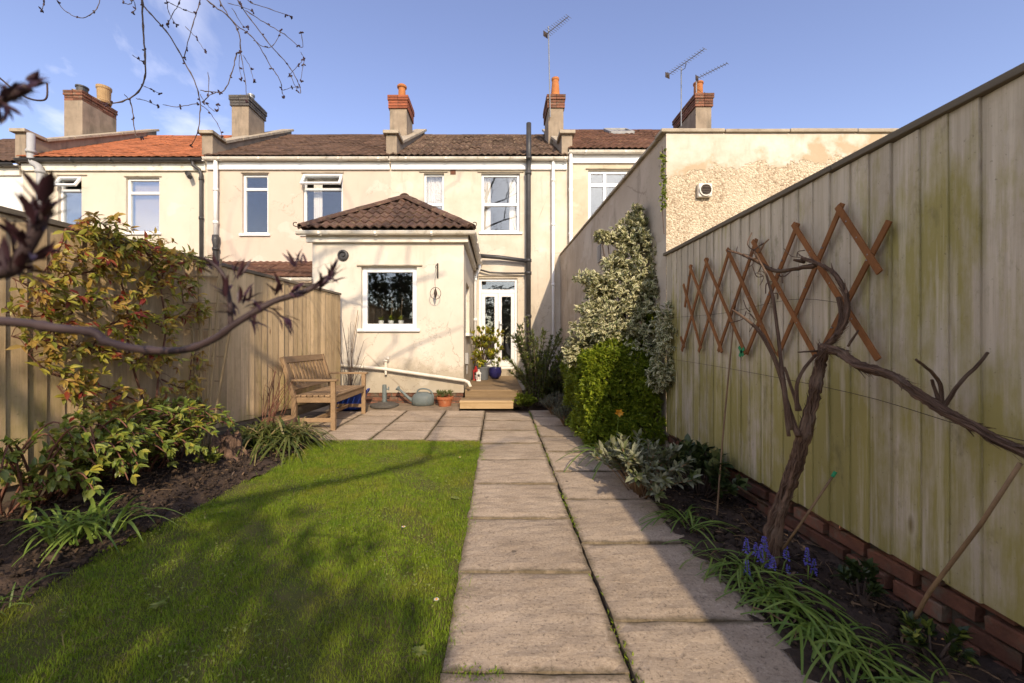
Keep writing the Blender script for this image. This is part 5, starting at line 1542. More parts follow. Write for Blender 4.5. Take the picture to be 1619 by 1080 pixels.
# thin worn spots: drop blades where the sward is thin
bx = V[T[:,0],0]; by = V[T[:,0],1]
thin = np.sin(bx*5.1+np.sin(by*3.3)*1.7)*np.sin(by*4.7+np.cos(bx*4.1)*1.9)+.5*np.sin(bx*13+by*11)
keep = (thin < .62) | (rng.random(len(T)//3).repeat(3)[:len(T)] < .45)
T = T[np.repeat(keep.reshape(-1,3)[:,0], 3)]
tag(link('lawn_grass', np_mesh('lawn_grass', V, T, M['grass'])), 'short mossy green lawn grass', 'grass', kind='stuff')
n = 5000; cy_ = rng.uniform(1.2,4.5,n); cx_ = -2.0+rng.random(n)*1.82
sel = np.sin(cx_*6.3+1.1)*np.sin(cy_*5.2+.7)+.4*np.sin(cx_*17+cy_*15) > .35; cx_, cy_ = cx_[sel], cy_[sel]; k = len(cx_)
d = unit(k); d[:,2] = .25+.2*rng.random(k)
V, T = scatter(*LT[.6][:2], frames(d, np.tile([[0,0,1.]],(k,1))), np.stack([cx_,cy_,rng.uniform(.004,.018,k)],1), rng.uniform(.008,.017,k))
tag(link('clover', np_mesh('clover', V, T, M['leaf_shrub'])), 'small clover leaves mixed into the lawn', 'clover', kind='stuff')
n = 2600; cy_ = rng.uniform(1.2,4.5,n); cx_ = -2.0+rng.random(n)*1.84; d = unit(n); d[:,2] *= .25
V, T = scatter(*leaf_template(.05, .05)[:2], frames(d, np.tile([[0,0,1.]],(n,1))), np.stack([cx_,cy_,rng.uniform(.004,.016,n)],1), rng.uniform(.02,.05,n))
tag(link('dry_thatch', np_mesh('dry_thatch', V, T, M['litter'])), 'dry straw thatch lying in the lawn', 'thatch', kind='stuff')
# moss and grass creeping in the path joints
n = 1500
jy = rng.uniform(1.2, 6.4, n); jx = .443+.008*jy+rng.normal(scale=.008, size=n)
keep = np.sin(jy*5.3)+np.sin(jy*13.1+1)*.7+rng.normal(scale=.5,size=n) > .3
jx, jy = jx[keep], jy[keep]; k = len(jx)
d = unit(k); d[:,2] = np.abs(d[:,2])+.5
lv, lt_, lr = LT[.22]
V, T = scatter(lv, lt_, frames(d, unit(k)), np.stack([jx,jy,np.full(k,-.01)],1), rng.uniform(.012,.03,k))
n = 260; ex = rng.uniform(-.15,.02,n); ey = 1.34+rng.normal(scale=.022,size=n)-.1*(ex+.1)**2; d = unit(n); d[:,2] = np.abs(d[:,2])+.4
V_, T_ = scatter(lv, lt_, frames(d, unit(n)), np.stack([ex,ey,np.full(n,-.004)],1), rng.uniform(.010,.022,n))
tag(link('joint_moss', np_mesh('joint_moss', np.concatenate([V,V_]), np.concatenate([T,T_+len(V)]), M['grass'])), 'moss and grass tufts in the joints of the slab path', 'moss', kind='stuff')
# soil clods and dry litter in the beds
def bed_points(n):
    left = rng.random(n) < .5
    y = np.where(left, rng.uniform(1.0,4.6,n), rng.uniform(.9,4.6,n))
    fx = -(3.2-.0714*y); xl = np.where(left, fx+.1, 1.07); xr = np.where(left, -1.98, FX)
    x = xl+(xr-xl)*rng.random(n); z = np.where(left, .02+.09*np.clip((-2.0-x)/.7,0,1), .01)
    return np.stack([x,y,z],1)
oc = np.array([(1,0,0),(-1,0,0),(0,1,0),(0,-1,0),(0,0,1),(0,0,-1)],float)*np.array([[1,.8,.6]]); ot = np.array([(0,2,4),(2,1,4),(1,3,4),(3,0,4),(2,0,5),(1,2,5),(3,1,5),(0,3,5)])
n = 9000; p = bed_points(n); V, T = scatter(oc, ot, frames(unit(n), unit(n)), p, rng.exponential(.006,n)+.003)
tag(link('soil_clods', np_mesh('soil_clods', V, T, M['clod'])), 'loose dark soil clods in the flower beds', 'soil', kind='stuff')
n = 1500; p = bed_points(n); p[:,2] += .012; d = unit(n); d[:,2] *= .25
V, T = scatter(*LT[.3][:2], frames(d, np.tile([[0,0,1.]],(n,1))+unit(n)*.5), p, rng.uniform(.012,.045,n))
tag(link('dry_leaf_litter', np_mesh('dry_leaf_litter', V, T, M['litter'])), 'dry brown leaf litter scattered over the beds', 'litter', kind='stuff')
b = MB()
for i in range(120):
    q = bed_points(1)[0]; a = rnd.uniform(0,6.28); l = rnd.uniform(.04,.14); b.tube([(q[0],q[1],q[2]+.012),(q[0]+l*math.cos(a)*.5,q[1]+l*math.sin(a)*.5,q[2]+.02),(q[0]+l*math.cos(a),q[1]+l*math.sin(a),q[2]+.012)], rnd.uniform(.0012,.003), 5)
tag(b.build('fallen_twigs', M['bamboo']), 'dry broken twigs lying on the beds', 'twigs', kind='stuff')

# ------------------------------------------------------------------ climber on the left fence
cl = thing('climbing_plant', 'climber with yellow-green and red-bronze leaves over the left fence', 'climber', (-2.85, 3.2, .05))
stems = [[(236,700),(228,640),(205,560),(200,480),(180,420),(150,375),(105,362)], [(244,705),(250,600),(262,520),(255,450),(272,405),(305,412)],
         [(205,560),(130,548),(60,540),(18,532)], [(195,470),(120,478),(60,500),(5,492)], [(190,425),(130,432),(78,450),(58,480)],
         [(255,450),(232,400),(190,382),(160,352)], [(230,640),(165,612),(118,600)], [(255,600),(295,612),(303,560)], [(262,520),(220,500),(182,512)],
         [(272,405),(228,382),(200,398)], [(200,500),(165,520),(140,560)], [(258,560),(230,560),(215,580)], [(262,500),(292,500),(305,480)],
         [(240,680),(275,650),(305,640)], [(190,400),(150,405),(115,400)], [(100,560),(62,470),(20,440)], [(60,540),(108,500),(140,462)], [(150,378),(200,394),(260,408),(306,420)], [(105,362),(90,400),(70,430)], [(118,600),(80,590),(45,560)], [(170,650),(120,640),(90,610)], [(250,640),(205,650),(170,650)], [(240,420),(225,440),(215,470)], [(272,430),(285,450),(290,480)], [(150,380),(130,362),(120,352)]]
b = MB(); nodes = []; nd = []
for st_ in stems:
    sp = smooth_path([FLp(x_, y_, rnd.uniform(.04,.13)) for x_, y_ in st_], 8)
    b.tube(sp, [.007*(1-.7*i/len(sp))+.0015 for i in range(len(sp))], 6)
    for i in range(2, len(sp)):
        for rep in range(2):
            if rnd.random() < .74:
                o = Vector((rnd.uniform(.02,.14), rnd.uniform(-.07,.07), rnd.uniform(-.07,.06))); nodes.append(sp[i]+o); nd.append(Vector((rnd.uniform(.4,1),rnd.uniform(-.6,.6),rnd.uniform(-.5,.5))))
                b.tube([sp[i], sp[i]+o*.55+Vector((0,0,.012)), sp[i]+o], .0018, 4)
b.build('stems', M['twig_red'], cl, smooth=True)
nodes = np.array(nodes); nd = np.array(nd)
p, f_, s_ = cluster_leaves(nodes, nd, 5, .36, .068, 1.0)
f_ = frames(f_[:,:,1]+np.array([[.05,-.05,-.35]]), f_[:,:,2]+np.array([[.3,-.2,.4]]))
cl_id = np.repeat(rng.random(len(nodes)), 5); ci = np.where(cl_id < .07, 2, np.where(cl_id < .40, 1, 0)); mixr = rng.random(len(p)); ci = np.where(mixr < .12, 1, np.where(mixr > .95, 2, ci))
leaf_parts(cl, p, f_, s_, .36, [M['leaf_climb'], M['leaf_bronze'], M['leaf_redd']], ci, 300)

# lower evergreen shrub
ls = thing('evergreen_shrub', 'low glossy green shrub arching at the foot of the left fence', 'shrub', (-2.75, 2.9, .05))
b = MB(); nodes = []; nd = []
for i in range(105):
    bx, by = rnd.uniform(-2.92,-2.7), rnd.uniform(2.35,3.55)
    a = rnd.uniform(-1.3,1.2); l = rnd.uniform(.25,.62); h = rnd.uniform(.25,.62)
    tip = Vector((min(bx+l*math.cos(a), -2.08), by+l*math.sin(a)*.8, h*(.65+.35*rnd.random())))
    sp = smooth_path([(bx,by,.05),(bx+l*.35*math.cos(a),by+l*.3*math.sin(a),h*.75),(bx+l*.75*math.cos(a),by+l*.6*math.sin(a),h*1.02),tip],5)
    b.tube(sp, [.007*(1-.7*k/len(sp))+.001 for k in range(len(sp))], 5)
    for k in range(4, len(sp), 2): nodes.append(sp[k]+Vector((rnd.uniform(-.03,.03),rnd.uniform(-.03,.03),.01))); nd.append((sp[k]-sp[k-1]).normalized()+Vector((.2,0,.2)))
b.build('stems', M['twig_red'], ls, smooth=True)
p, f_, s_ = cluster_leaves(np.array(nodes), np.array(nd), 6, .42, .060, .85)
f_ = frames(f_[:,:,1]+np.array([[.1,-.1,-.1]]), f_[:,:,2]*.6+np.array([[.1,-.3,.9]]))
leaf_parts(ls, p, f_, s_, .42, [M['leaf_shrub'], M['leaf_climb']], (rng.random(len(p)) < .2).astype(int), 300)

# ------------------------------------------------------------------ strap-leaved clumps
def strap_mesh(m, L_, w, arch, tipdrop, k=9, twist=.0):
    vs = []; fs = []
    for i in range(k+1):
        t = i/k; x = L_*(t*.55+.35*t*t)*arch; z = L_*(t-.5*tipdrop*t*t-.35*tipdrop*t**3)
        ww = w*(.75+.5*t)*(1-t**3)**.8*.5+.0004
        y = twist*t*t*L_
        vs += [(x, y-ww, z+.18*ww), (x, y, z-.12*ww), (x, y+ww, z+.18*ww)]
    for i in range(k):
        a = 3*i; fs += [(a,a+1,a+4,a+3),(a+1,a+2,a+5,a+4)]
    b = MB(); b.add(vs, fs); return b.mesh('leaf', m, smooth=True, fix=False)
def clump(name, label, cat, base, n, meshes, spread, smin, smax, group=None, ext_=(1,1), bias=None, tilt=.25):
    t = thing(name, label, cat, base, group)
    for i in range(n):
        a = rnd.uniform(0,6.283) if bias is None or rnd.random() < .5 else bias+rnd.gauss(0,.7)
        r = spread*math.sqrt(rnd.random()); a2 = rnd.uniform(0,6.283)
        q = Matrix.Rotation(a,3,'Z') @ Matrix.Rotation(rnd.uniform(-.1,tilt),3,'Y') @ Matrix.Rotation(rnd.gauss(0,.12),3,'X')
        link('leaf', rnd.choice(meshes), t, at=Vector(base)+Vector((r*math.cos(a2)*ext_[0], r*math.sin(a2)*ext_[1], -.02)), rot=q.to_quaternion(), scale=(rnd.uniform(smin,smax),)*3)
    return t
DAY = [strap_mesh(M['strap'], 1, .055, ar, td, twist=tw) for ar, td, tw in ((.5,.5,.02),(.9,.9,-.04),(1.2,1.15,.03),(.7,.75,.05),(1.0,1.05,0))]
LIR = [strap_mesh(M['strap_dark'], 1, .038, ar, td, twist=tw) for ar, td, tw in ((.6,.7,.02),(1.1,1.15,-.05),(1.4,1.35,.04),(.9,1.0,.06))]
MUS = [strap_mesh(M['strap'], 1, .050, ar, td, twist=tw, k=12) for ar, td, tw in ((1.3,1.3,.25),(1.7,1.45,-.3),(1.5,1.5,.1),(1.0,1.1,-.15),(1.8,1.55,.35))]
clump('daylily', 'pale green strap-leaved clump near the camera in the left bed', 'plant', (-2.2, 2.2, .08), 85, DAY, .17, .20, .36, ext_=(1,.8))
clump('lily_turf', 'dark green grassy clump at the patio corner beside the log slices', 'plant', (-2.32, 4.25, .05), 420, LIR, .30, .30, .58)
clump('young_lily', 'small sprouting strap leaves beside the lawn at lower left', 'plant', (-2.05, 1.62, .03), 26, DAY, .12, .09, .2)
mu = thing('grape_hyacinth', 'sprawling grassy clump with blue flower spikes along the path edge', 'plant', (1.18, 1.75, .02))
spine = [(1.10,2.22),(1.14,2.02),(1.17,1.85),(1.20,1.7),(1.22,1.55),(1.25,1.42),(1.30,1.28),(1.36,1.15)]
for i in range(300):
    k = rnd.random()*(len(spine)-1.001); j = int(k); q0 = Vector((*spine[j],0)).lerp(Vector((*spine[j+1],0)), k-j)
    dens = 1 if k > 1 else .5
    a = rnd.gauss(-1.9,1.2); R_ = Matrix.Rotation(a,3,'Z') @ Matrix.Rotation(rnd.uniform(-.15,.5),3,'Y') @ Matrix.Rotation(rnd.gauss(0,.3),3,'X')
    link('leaf', rnd.choice(MUS), mu, at=q0+Vector((rnd.gauss(0,.045),rnd.gauss(0,.04),.0)), rot=R_.to_quaternion(), scale=(rnd.uniform(.16,.25)*dens**.5,)*3)
fl_px = [(1180,862),(1195,868),(1207,858),(1203,876),(1215,884),(1210,862),(1243,874),(1222,889),(1276,879),(1287,896),(1260,915),(1265,928),(1181,898),(1246,905)]
bell = (oc*np.array([[.8,1,.8]]), ot)
for i, (px, py) in enumerate(fl_px):
    Y = rnd.uniform(1.78,1.98) if px < 1300 else 1.4
    top = P(px, py, Y); h = rnd.uniform(.05,.075); fo = Vector((top.x+rnd.uniform(-.03,.01), top.y+rnd.uniform(-.03,.03), .0))
    b = MB(); b.tube([fo, fo.lerp(top,.5)+Vector((.004,0,.01)), top-Vector((0,0,h*.6)), top+Vector((0,0,h*.4))], [.0028,.0026,.0024,.001], 6)
    sto = b.build('flower_stalk', M['strap'], mu, smooth=True)
    m_ = 60; t = rng.random(m_); a = rng.uniform(0,6.283,m_); r = .0125*(1-t*.75)+.001
    pp = np.stack([top.x+r*np.cos(a), top.y+r*np.sin(a), top.z-h*.55+h*1.1*t],1); dd = np.stack([np.cos(a),np.sin(a),-.5+t],1)
    V, T = scatter(bell[0], bell[1], frames(dd, np.tile([[0,0,1.]],(m_,1))), pp, np.full(m_,.0060)*(1.15-.5*t))
    link('flower_spike', np_mesh('flower_spike', V, T, M['flower_blue']), sto)
clump('iris_leaves', 'thin upright grassy leaves at the path edge before the muscari', 'plant', (1.12, 2.45, .02), 34, MUS, .07, .12, .26, ext_=(.6,1.6), tilt=.05)
clump('garlic_leaves', 'long arching green leaves rising in front of the clipped hedge', 'plant', (1.10, 3.72, .03), 34, MUS, .15, .28, .48, ext_=(1.4,.7), tilt=.1)
clump('sword_leaves', 'few broad grey-green blades at the bottom right corner', 'plant', (1.52, 1.27, .0), 9, DAY, .09, .16, .26, tilt=.1)

# silvery sage, dark geranium, ground plants in the right bed
def leafy(name, label, cat, base, rx, ry, h, nst, w, size, per, mats, limit, frac=.25, stemm='twig', group=None, droop=0.0, low=.35, zb=.02):
    t = thing(name, label, cat, base, group); b = MB(); nodes = []; nd = []
    for i in range(nst):
        a = rnd.uniform(0,6.283); r = math.sqrt(rnd.random())
        tip = Vector((base[0]+rx*r*math.cos(a), base[1]+ry*r*math.sin(a), zb+h*(1-.45*r*r)*rnd.uniform(.7,1.08)))
        root = Vector((base[0]+rx*.25*r*math.cos(a), base[1]+ry*.25*r*math.sin(a), 0))
        sp = smooth_path([root, root.lerp(tip,.5)+Vector((0,0,.08*h)), tip], 4)
        b.tube(sp, [.004*(1-.6*k/len(sp))+.001 for k in range(len(sp))], 5)
        for k in range(len(sp)):
            if k/len(sp) > low: nodes.append(sp[k]); nd.append((sp[min(k+1,len(sp)-1)]-sp[max(0,k-1)]).normalized()+Vector((0,0,.1-droop)))
    b.build('stems', M[stemm], t, smooth=True)
    p, f_, s_ = cluster_leaves(np.array(nodes), np.array(nd), per, w, size, .9)
    ci = (rng.random(len(p)) < frac).astype(int) if len(mats) > 1 else np.zeros(len(p), int)
    leaf_parts(t, p, f_, s_, w, mats, ci, limit)
    return t
leafy('silver_sage', 'silver-grey felted sage bush spilling onto the path', 'shrub', (1.04, 2.98, .02), .33, .48, .36, 52, .36, .072, 5, [M['leaf_grey'], M['leaf_olive']], 260, .25, 'bamboo')
leafy('dark_geranium', 'dark green leafy plant against the fence foot beside the thin cane', 'plant', (1.45, 2.95, .02), .17, .42, .30, 30, .6, .075, 4, [M['leaf_dark'], M['leaf_olive']], 150, .3, 'twig')
leafy('seedling', 'small leafy weed against the brick wall', 'plant', (1.53, 1.73, .0), .06, .08, .13, 6, .5, .05, 4, [M['leaf_dark']], 30)
leafy('fern_tuft', 'small dark leafy tuft in the bottom right corner by the bricks', 'plant', (1.50, 1.42, .0), .09, .10, .12, 9, .42, .04, 5, [M['leaf_dark'], M['leaf_shrub']], 40)
leafy('bed_weed', 'small bright green weed at the foot of the fan trellis', 'plant', (-2.42, 3.45, .05), .09, .09, .16, 9, .5, .045, 5, [M['leaf_shrub']], 60)
leafy('lavender', 'grey lavender mound by the far end of the path', 'shrub', (.86, 6.1, 0), .24, .26, .30, 60, .16, .05, 8, [M['leaf_lav']], 0, stemm='bamboo', group='lavender mounds')
leafy('lavender', 'grey lavender mound tucked against the clipped hedge', 'shrub', (.90, 5.35, 0), .18, .30, .26, 50, .16, .05, 8, [M['leaf_lav']], 0, stemm='bamboo', group='lavender mounds')
leafy('ground_cover', 'fresh green ground cover beside the deck step', 'plant', (.45, 6.75, 0), .20, .22, .22, 70, .42, .035, 8, [M['leaf_hedge']], 0, low=.2)
leafy('dark_underplanting', 'dark bushy plant below the trough', 'shrub', (1.05, 7.0, 0), .32, .3, .48, 50, .36, .05, 8, [M['leaf_dark'], M['leaf_olive']], 0, .4, low=.2)

# upright narrow-leaved shrub by the deck
us = thing('upright_shrub', 'upright narrow-leaved olive-green shrub between deck and shaded wall', 'shrub', (.66, 6.95, 0))
b = MB(); nodes = []; nd = []
for i in range(64):
    a = rnd.uniform(0,6.283); r = math.sqrt(rnd.random()); h = rnd.uniform(.55,1.62)*(1-.25*r)
    tip = Vector((.68+.52*r*math.cos(a), 6.98+.36*r*math.sin(a), h)); root = Vector((.66+.1*math.cos(a), 6.98+.1*math.sin(a), 0))
    sp = smooth_path([root, root.lerp(tip,.5)+Vector((-.08*r*math.cos(a),0,.06)), tip], 7)
    b.tube(sp, [.008*(1-.75*k/len(sp))+.0015 for k in range(len(sp))], 5)
    for k in range(3,len(sp)): nodes.append(sp[k]); nd.append((sp[k]-sp[k-1]).normalized())
b.build('stems', M['twig'], us, smooth=True)
foliage(us, 'foliage', nodes, np.array(nd), 9, .22, .085, M['leaf_olive'], .95)
foliage(us, 'foliage', [q for q in nodes[::3]], np.array(nd)[::3], 5, .22, .08, M['leaf_hedge'], .9)

# clipped hedge and the variegated bush on top of it
hd = thing('clipped_hedge', 'clipped yellow-green hedge block beside the path', 'hedge', (1.25, 4.85, 0))
HX0, HX1, HY0, HY1, HZ = .86, 1.63, 4.10, 5.5, 1.04
def hedge_surface(n):
    f = rng.random(n); cs = []; ds = []
    for i in range(n):
        if f[i] < .48: p_ = (rnd.uniform(HX0,HX1), HY0, rnd.uniform(.06,HZ)); d_ = (0,-1,.35)
        elif f[i] < .80: p_ = (HX0, rnd.uniform(HY0,HY1), rnd.uniform(.06,HZ)); d_ = (-1,0,.35)
        else: p_ = (rnd.uniform(HX0,HX1), rnd.uniform(HY0,HY1), HZ); d_ = (0,0,1)
        dep = abs(rnd.gauss(0,.07)); bl = .045*math.sin(p_[0]*11+p_[2]*7)+.04*math.sin(p_[1]*9+p_[2]*13)+.035*math.sin(p_[2]*6+1)+.03*math.sin(p_[0]*23+p_[1]*17+p_[2]*19)
        p_ = Vector(p_)-Vector(d_).normalized()*(dep-bl)
        rx = min(p_.x-HX0, .12); ry = min(p_.y-HY0, .12)
        if rx+ry < .20: p_ += Vector((.07,.07,0))*(1-max(0,rx+ry)/.20)     # rounded corner
        tz = max(0, p_.z-(HZ-.22))/.22
        p_ += Vector((.10*max(0,1-(p_.x-HX0)/.25), .10*max(0,1-(p_.y-HY0)/.25), -.05*max(0,1-(p_.x-HX0)/.3)))*tz**2
        cs.append(p_); ds.append(Vector(d_)+Vector((rnd.gauss(0,.3),rnd.gauss(0,.3),rnd.gauss(0,.3))))
    return np.array(cs), np.array(ds)
cs, ds = hedge_surface(4300)
k_ = len(cs)//3
foliage(hd, 'foliage', cs[:k_], ds[:k_], 7, .36, .055, M['leaf_hedge'], .8)
foliage(hd, 'foliage', cs[k_:], ds[k_:], 8, .36, .038, M['leaf_hedge'], .8)
n = 900; cs = np.stack([rng.uniform(HX0+.12,HX1,n), rng.uniform(HY0+.12,HY1,n), rng.uniform(.05,HZ-.1,n)],1)
foliage(hd, 'foliage', cs, unit(n), 7, .42, .07, M['leaf_hedge'], 1.0)
b = MB()
for i in range(30):
    x, y = rnd.uniform(HX0+.15,HX1-.1), rnd.uniform(HY0+.15,HY1-.1); b.tube([(x,y,0),(x+rnd.uniform(-.1,.1),y+rnd.uniform(-.1,.1),HZ*.85)], .010, 5)
b.build('stems', M['twig'], hd)
b = MB(); q = P(978,652,4.02)
yf = thing('yellow_flower', 'single orange-yellow flower in front of the clipped hedge', 'flower', q-Vector((0,0,.35)))
b.tube([q-Vector((.02,-.05,.35)), q-Vector((0,-.01,.1)), q], .004, 6); b.build('stalk', M['strap'], yf)
n = 12; a = np.arange(n)*2.4; dd = np.stack([np.cos(a),np.full(n,-.7),np.sin(a)],1)
V, T = scatter(*LT[.6][:2], frames(dd, np.tile([[0,-1.,0]],(n,1))), np.tile(np.array(q),(n,1)), np.where(np.arange(n) < 6, .052, .034)); link('petals', np_mesh('petals', V, T, M['flower_yellow']), yf)

vb = thing('variegated_bush', 'cream-edged variegated bush growing above the clipped hedge', 'shrub', (1.3, 4.7, 0))
blobs = [(1012,405,34,46,4.62),(1000,368,28,22,4.65),(1042,460,18,32,4.45),(985,462,52,30,4.6),(1030,475,34,40,4.5),(945,490,30,11,4.6),(990,505,58,26,4.5),(965,528,42,20,4.5),
         (1015,545,48,28,4.4),(1045,565,20,28,4.3),(918,545,22,9,4.6),(905,560,12,14,4.6),(938,440,26,8,4.6),(950,455,22,12,4.65),(960,378,16,6,4.65),(950,372,8,4,4.6),(975,420,22,16,4.65),(1010,585,30,16,4.3),(1005,355,10,26,4.65),(1050,520,12,36,4.0),(1046,590,16,30,4.0),(930,520,30,14,4.55)]
cs = []; ds = []; b = MB(); root = Vector((1.38,4.85,0))
for (px, py, rx, ry, Y) in blobs:
    c = P(px,py,Y); ax, az = 1.12*rx/F*Y, 1.12*ry/F*Y; ay = min(.30, max(ax, az)*.8)
    b.tube(smooth_path([root, Vector((1.36,4.8,.7)), root.lerp(c,.6)+Vector((.05,.05,.25)), c],4), [.018]*5+[.012]*4+[.007]*3+[.004], 6)
    n = int(40+3300*ax*az)
    u = unit(n)*(rng.random((n,1))**.40)
    cs += list(np.array(c)+u*np.array([[ax,ay,az]])); ds += list(u*np.array([[1,.8,.6]])+np.array([[-.1,-.3,.25]]))
b.build('stems', M['twig'], vb, smooth=True)
cs = np.array(cs); ds = np.array(ds)
foliage(vb, 'foliage', cs, ds, 6, .5, .058, M['leaf_vari'], .9)
n = 130; u = unit(n)*(rng.random((n,1))**.5); foliage(vb, 'foliage', np.array(P(1040,510,4.38))+u*np.array([[.13,.1,.14]]), u+np.array([[0,-.3,.3]]), 7, .42, .05, M['leaf_hedge'], .9)
b = MB(); ipos = []                                   # ivy on the corner of the pebbledashed wall
for i in range(7):
    y0 = 330-14*i; ipos += [P(1048+rnd.uniform(-4,5), y0+rnd.uniform(-8,6), 4.06) for _ in range(7)]
iv = thing('ivy', 'thin ivy creeping up the corner of the pebbledashed extension', 'ivy', P(1048,350,4.06))
b.tube(smooth_path([P(1050,370,4.07),P(1047,320,4.07),P(1050,280,4.07),P(1047,232,4.07)],5), .005, 5); b.build('stem', M['twig'], iv)
foliage(iv, 'foliage', np.array(ipos), np.tile([[-.3,-1.,.2]],(len(ipos),1)), 5, .6, .035, M['leaf_shrub'], .9)

# bare plants by the bench and the extension
def bare(name, label, base, tips, r, m):
    t = thing(name, label, 'shrub', base); b = MB(); base = Vector(base)
    for i, tp_ in enumerate(tips):
        tp_ = Vector(tp_); rt = base+Vector((rnd.uniform(-.06,.06),rnd.uniform(-.06,.06),0)); sp = smooth_path([rt, rt.lerp(tp_,.45)+Vector((rnd.uniform(-.05,.05),rnd.uniform(-.03,.03),.04)), tp_],5)
        b.tube(sp, [r*(1-.7*k/len(sp))+.0008 for k in range(len(sp))], 5)
        for k in range(4,len(sp),3):
            d = Vector((rnd.uniform(-.09,.09),rnd.uniform(-.06,.06),rnd.uniform(.03,.11))); b.tube([sp[k], sp[k]+d*.5+Vector((0,0,.01)), sp[k]+d], [r*.4,r*.3,.0007], 4)
    b.build('stems', M[m], t, smooth=True); return t
bare('dogwood', 'bare red-stemmed twigs between the bench and the left fence', (-2.66,4.72,.03), [P(425+rnd.uniform(-8,40),rnd.uniform(575,640),4.75) for _ in range(16)], .006, 'twig_red')
bare('bare_shrub', 'leafless twiggy shrub against the extension wall behind the bench', (-2.45,6.86,.02), [P(538+rnd.uniform(-8,45),rnd.uniform(505,590),6.9) for _ in range(14)], .006, 'twig')
stick('thin dark cane standing by the extension wall left of the window', [(-2.52,6.95,0), P(556,560,6.98), P(566,490,7.0)], [.007,.006,.005])

# lawn weeds: a few daisies and rosettes
for i, (px, py) in enumerate(((638,833),(690,948),(727,723))):
    q = G(px,py,.03); t = thing('daisy', ['white daisy alone in the middle of the lawn', 'white daisy in the lawn near the path edge', 'white daisy at the back of the lawn by the patio'][i], 'flower', (q.x,q.y,0), 'daisies in the lawn')
    n = 14; a = np.arange(n)*6.283/n; V, T = scatter(*LT[.3][:2], frames(np.stack([np.cos(a),np.sin(a),np.full(n,.25)],1), np.tile([[0,0,1.]],(n,1))), np.tile(np.array(q),(n,1)), np.full(n,.013)); link('petals', np_mesh('petals', V, T, M['flower_white']), t)
    b = MB(); b.lathe([(.004,-.001),(.005,.003),(.002,.006)], q, 8); b.build('eye', M['flower_yellow'], t); b = MB(); b.tube([(q.x,q.y,-.01),q], .001, 4); b.build('stalk', M['strap'], t)
for i, (px, py, lab) in enumerate(((664,1035,'flat broad-leaved weed rosette at the bottom of the lawn'), (250,960,'flat weed rosette in the shaded lawn at left'), (720,790,'flat weed rosette in the sunny lawn by the path'))):
    q = G(px,py,.01); t = thing('lawn_weed', lab, 'weed', q, 'weeds in the lawn')
    for k in range(12):
        a = k*2.4; d = np.array([[math.cos(a), math.sin(a), .28]]); fr1 = frames(d, np.array([[0,0,1.]]))[0]
        link('leaf', leaf_mesh(.42, M['leaf_shrub']), t, at=q+Vector((0,0,.008)), rot=Matrix([[fr1[r_,c_] for c_ in range(3)] for r_ in range(3)]).to_quaternion(), scale=(rnd.uniform(.022,.040),)*3)

# ------------------------------------------------------------------ bare ash tree reaching over the garden
ash = thing('ash_tree', 'bare budding tree whose drooping twigs hang into the sky at upper left', 'tree', (-1.3, -3.6, -.1))
b = MB(); sp = smooth_path([(-1.3,-3.6,-.1),(-1.25,-3.6,1.5),(-1.2,-3.5,3.2),(-1.0,-3.4,5.0),(-.9,-3.5,6.8),(-.7,-3.4,8.6),(-.6,-3.5,10.2)],5); rr = [.20*(1-.9*i/(len(sp)-1))+.02 for i in range(len(sp))]
b.tube(sp, rr, 12); trunk = sp
b.build('trunk', M['twig'], ash, smooth=True)
b = MB()
def grow(p, d, l, r, depth):
    pts = [p]; q = p.copy(); dd = d.copy()
    for i in range(4):
        dd = (dd+Vector((rnd.uniform(-.22,.22),rnd.uniform(-.22,.22),rnd.uniform(-.12,.2)))).normalized(); q = q+dd*l/4
        if q.y > .2 and q.z < 1.1+.85*q.y+.6 : return
        pts.append(q.copy())
    b.tube(pts, [r*(1-.55*i/4) for i in range(5)], 6 if depth > 1 else 4)
    if depth <= 0: return
    for i in range(2 if depth > 1 else 3):
        k = rnd.choice((2,3,4)); n_ = (dd+Vector((rnd.uniform(-.9,.9),rnd.uniform(-.9,.9),rnd.uniform(-.3,.6)))).normalized(); grow(pts[k], n_, l*rnd.uniform(.55,.8), r*.5, depth-1)
for i in range(13):
    k = 10+int(i*1.55); a = i*2.4; grow(trunk[min(k,len(trunk)-1)], Vector((math.cos(a),math.sin(a),.55)).normalized(), rnd.uniform(1.8,3.0), .055, 4)
b.tube(smooth_path([(-1.2,-3.5,3.4),(-1.3,-1.8,4.9),(-1.6,.4,5.3),(-1.7,2.0,4.9),(-1.9,3.0,4.35),(-2.4,3.15,4.2),(-3.1,3.2,4.1)],5), [.06-.0014*i for i in range(31)], 8)
b.tube(smooth_path([(-1.9,3.0,4.35),(-1.5,3.0,4.15),(-1.1,3.1,4.1)],4), .016, 6)
b.build('branches', M['twig'], ash, smooth=True)
Z = .3212
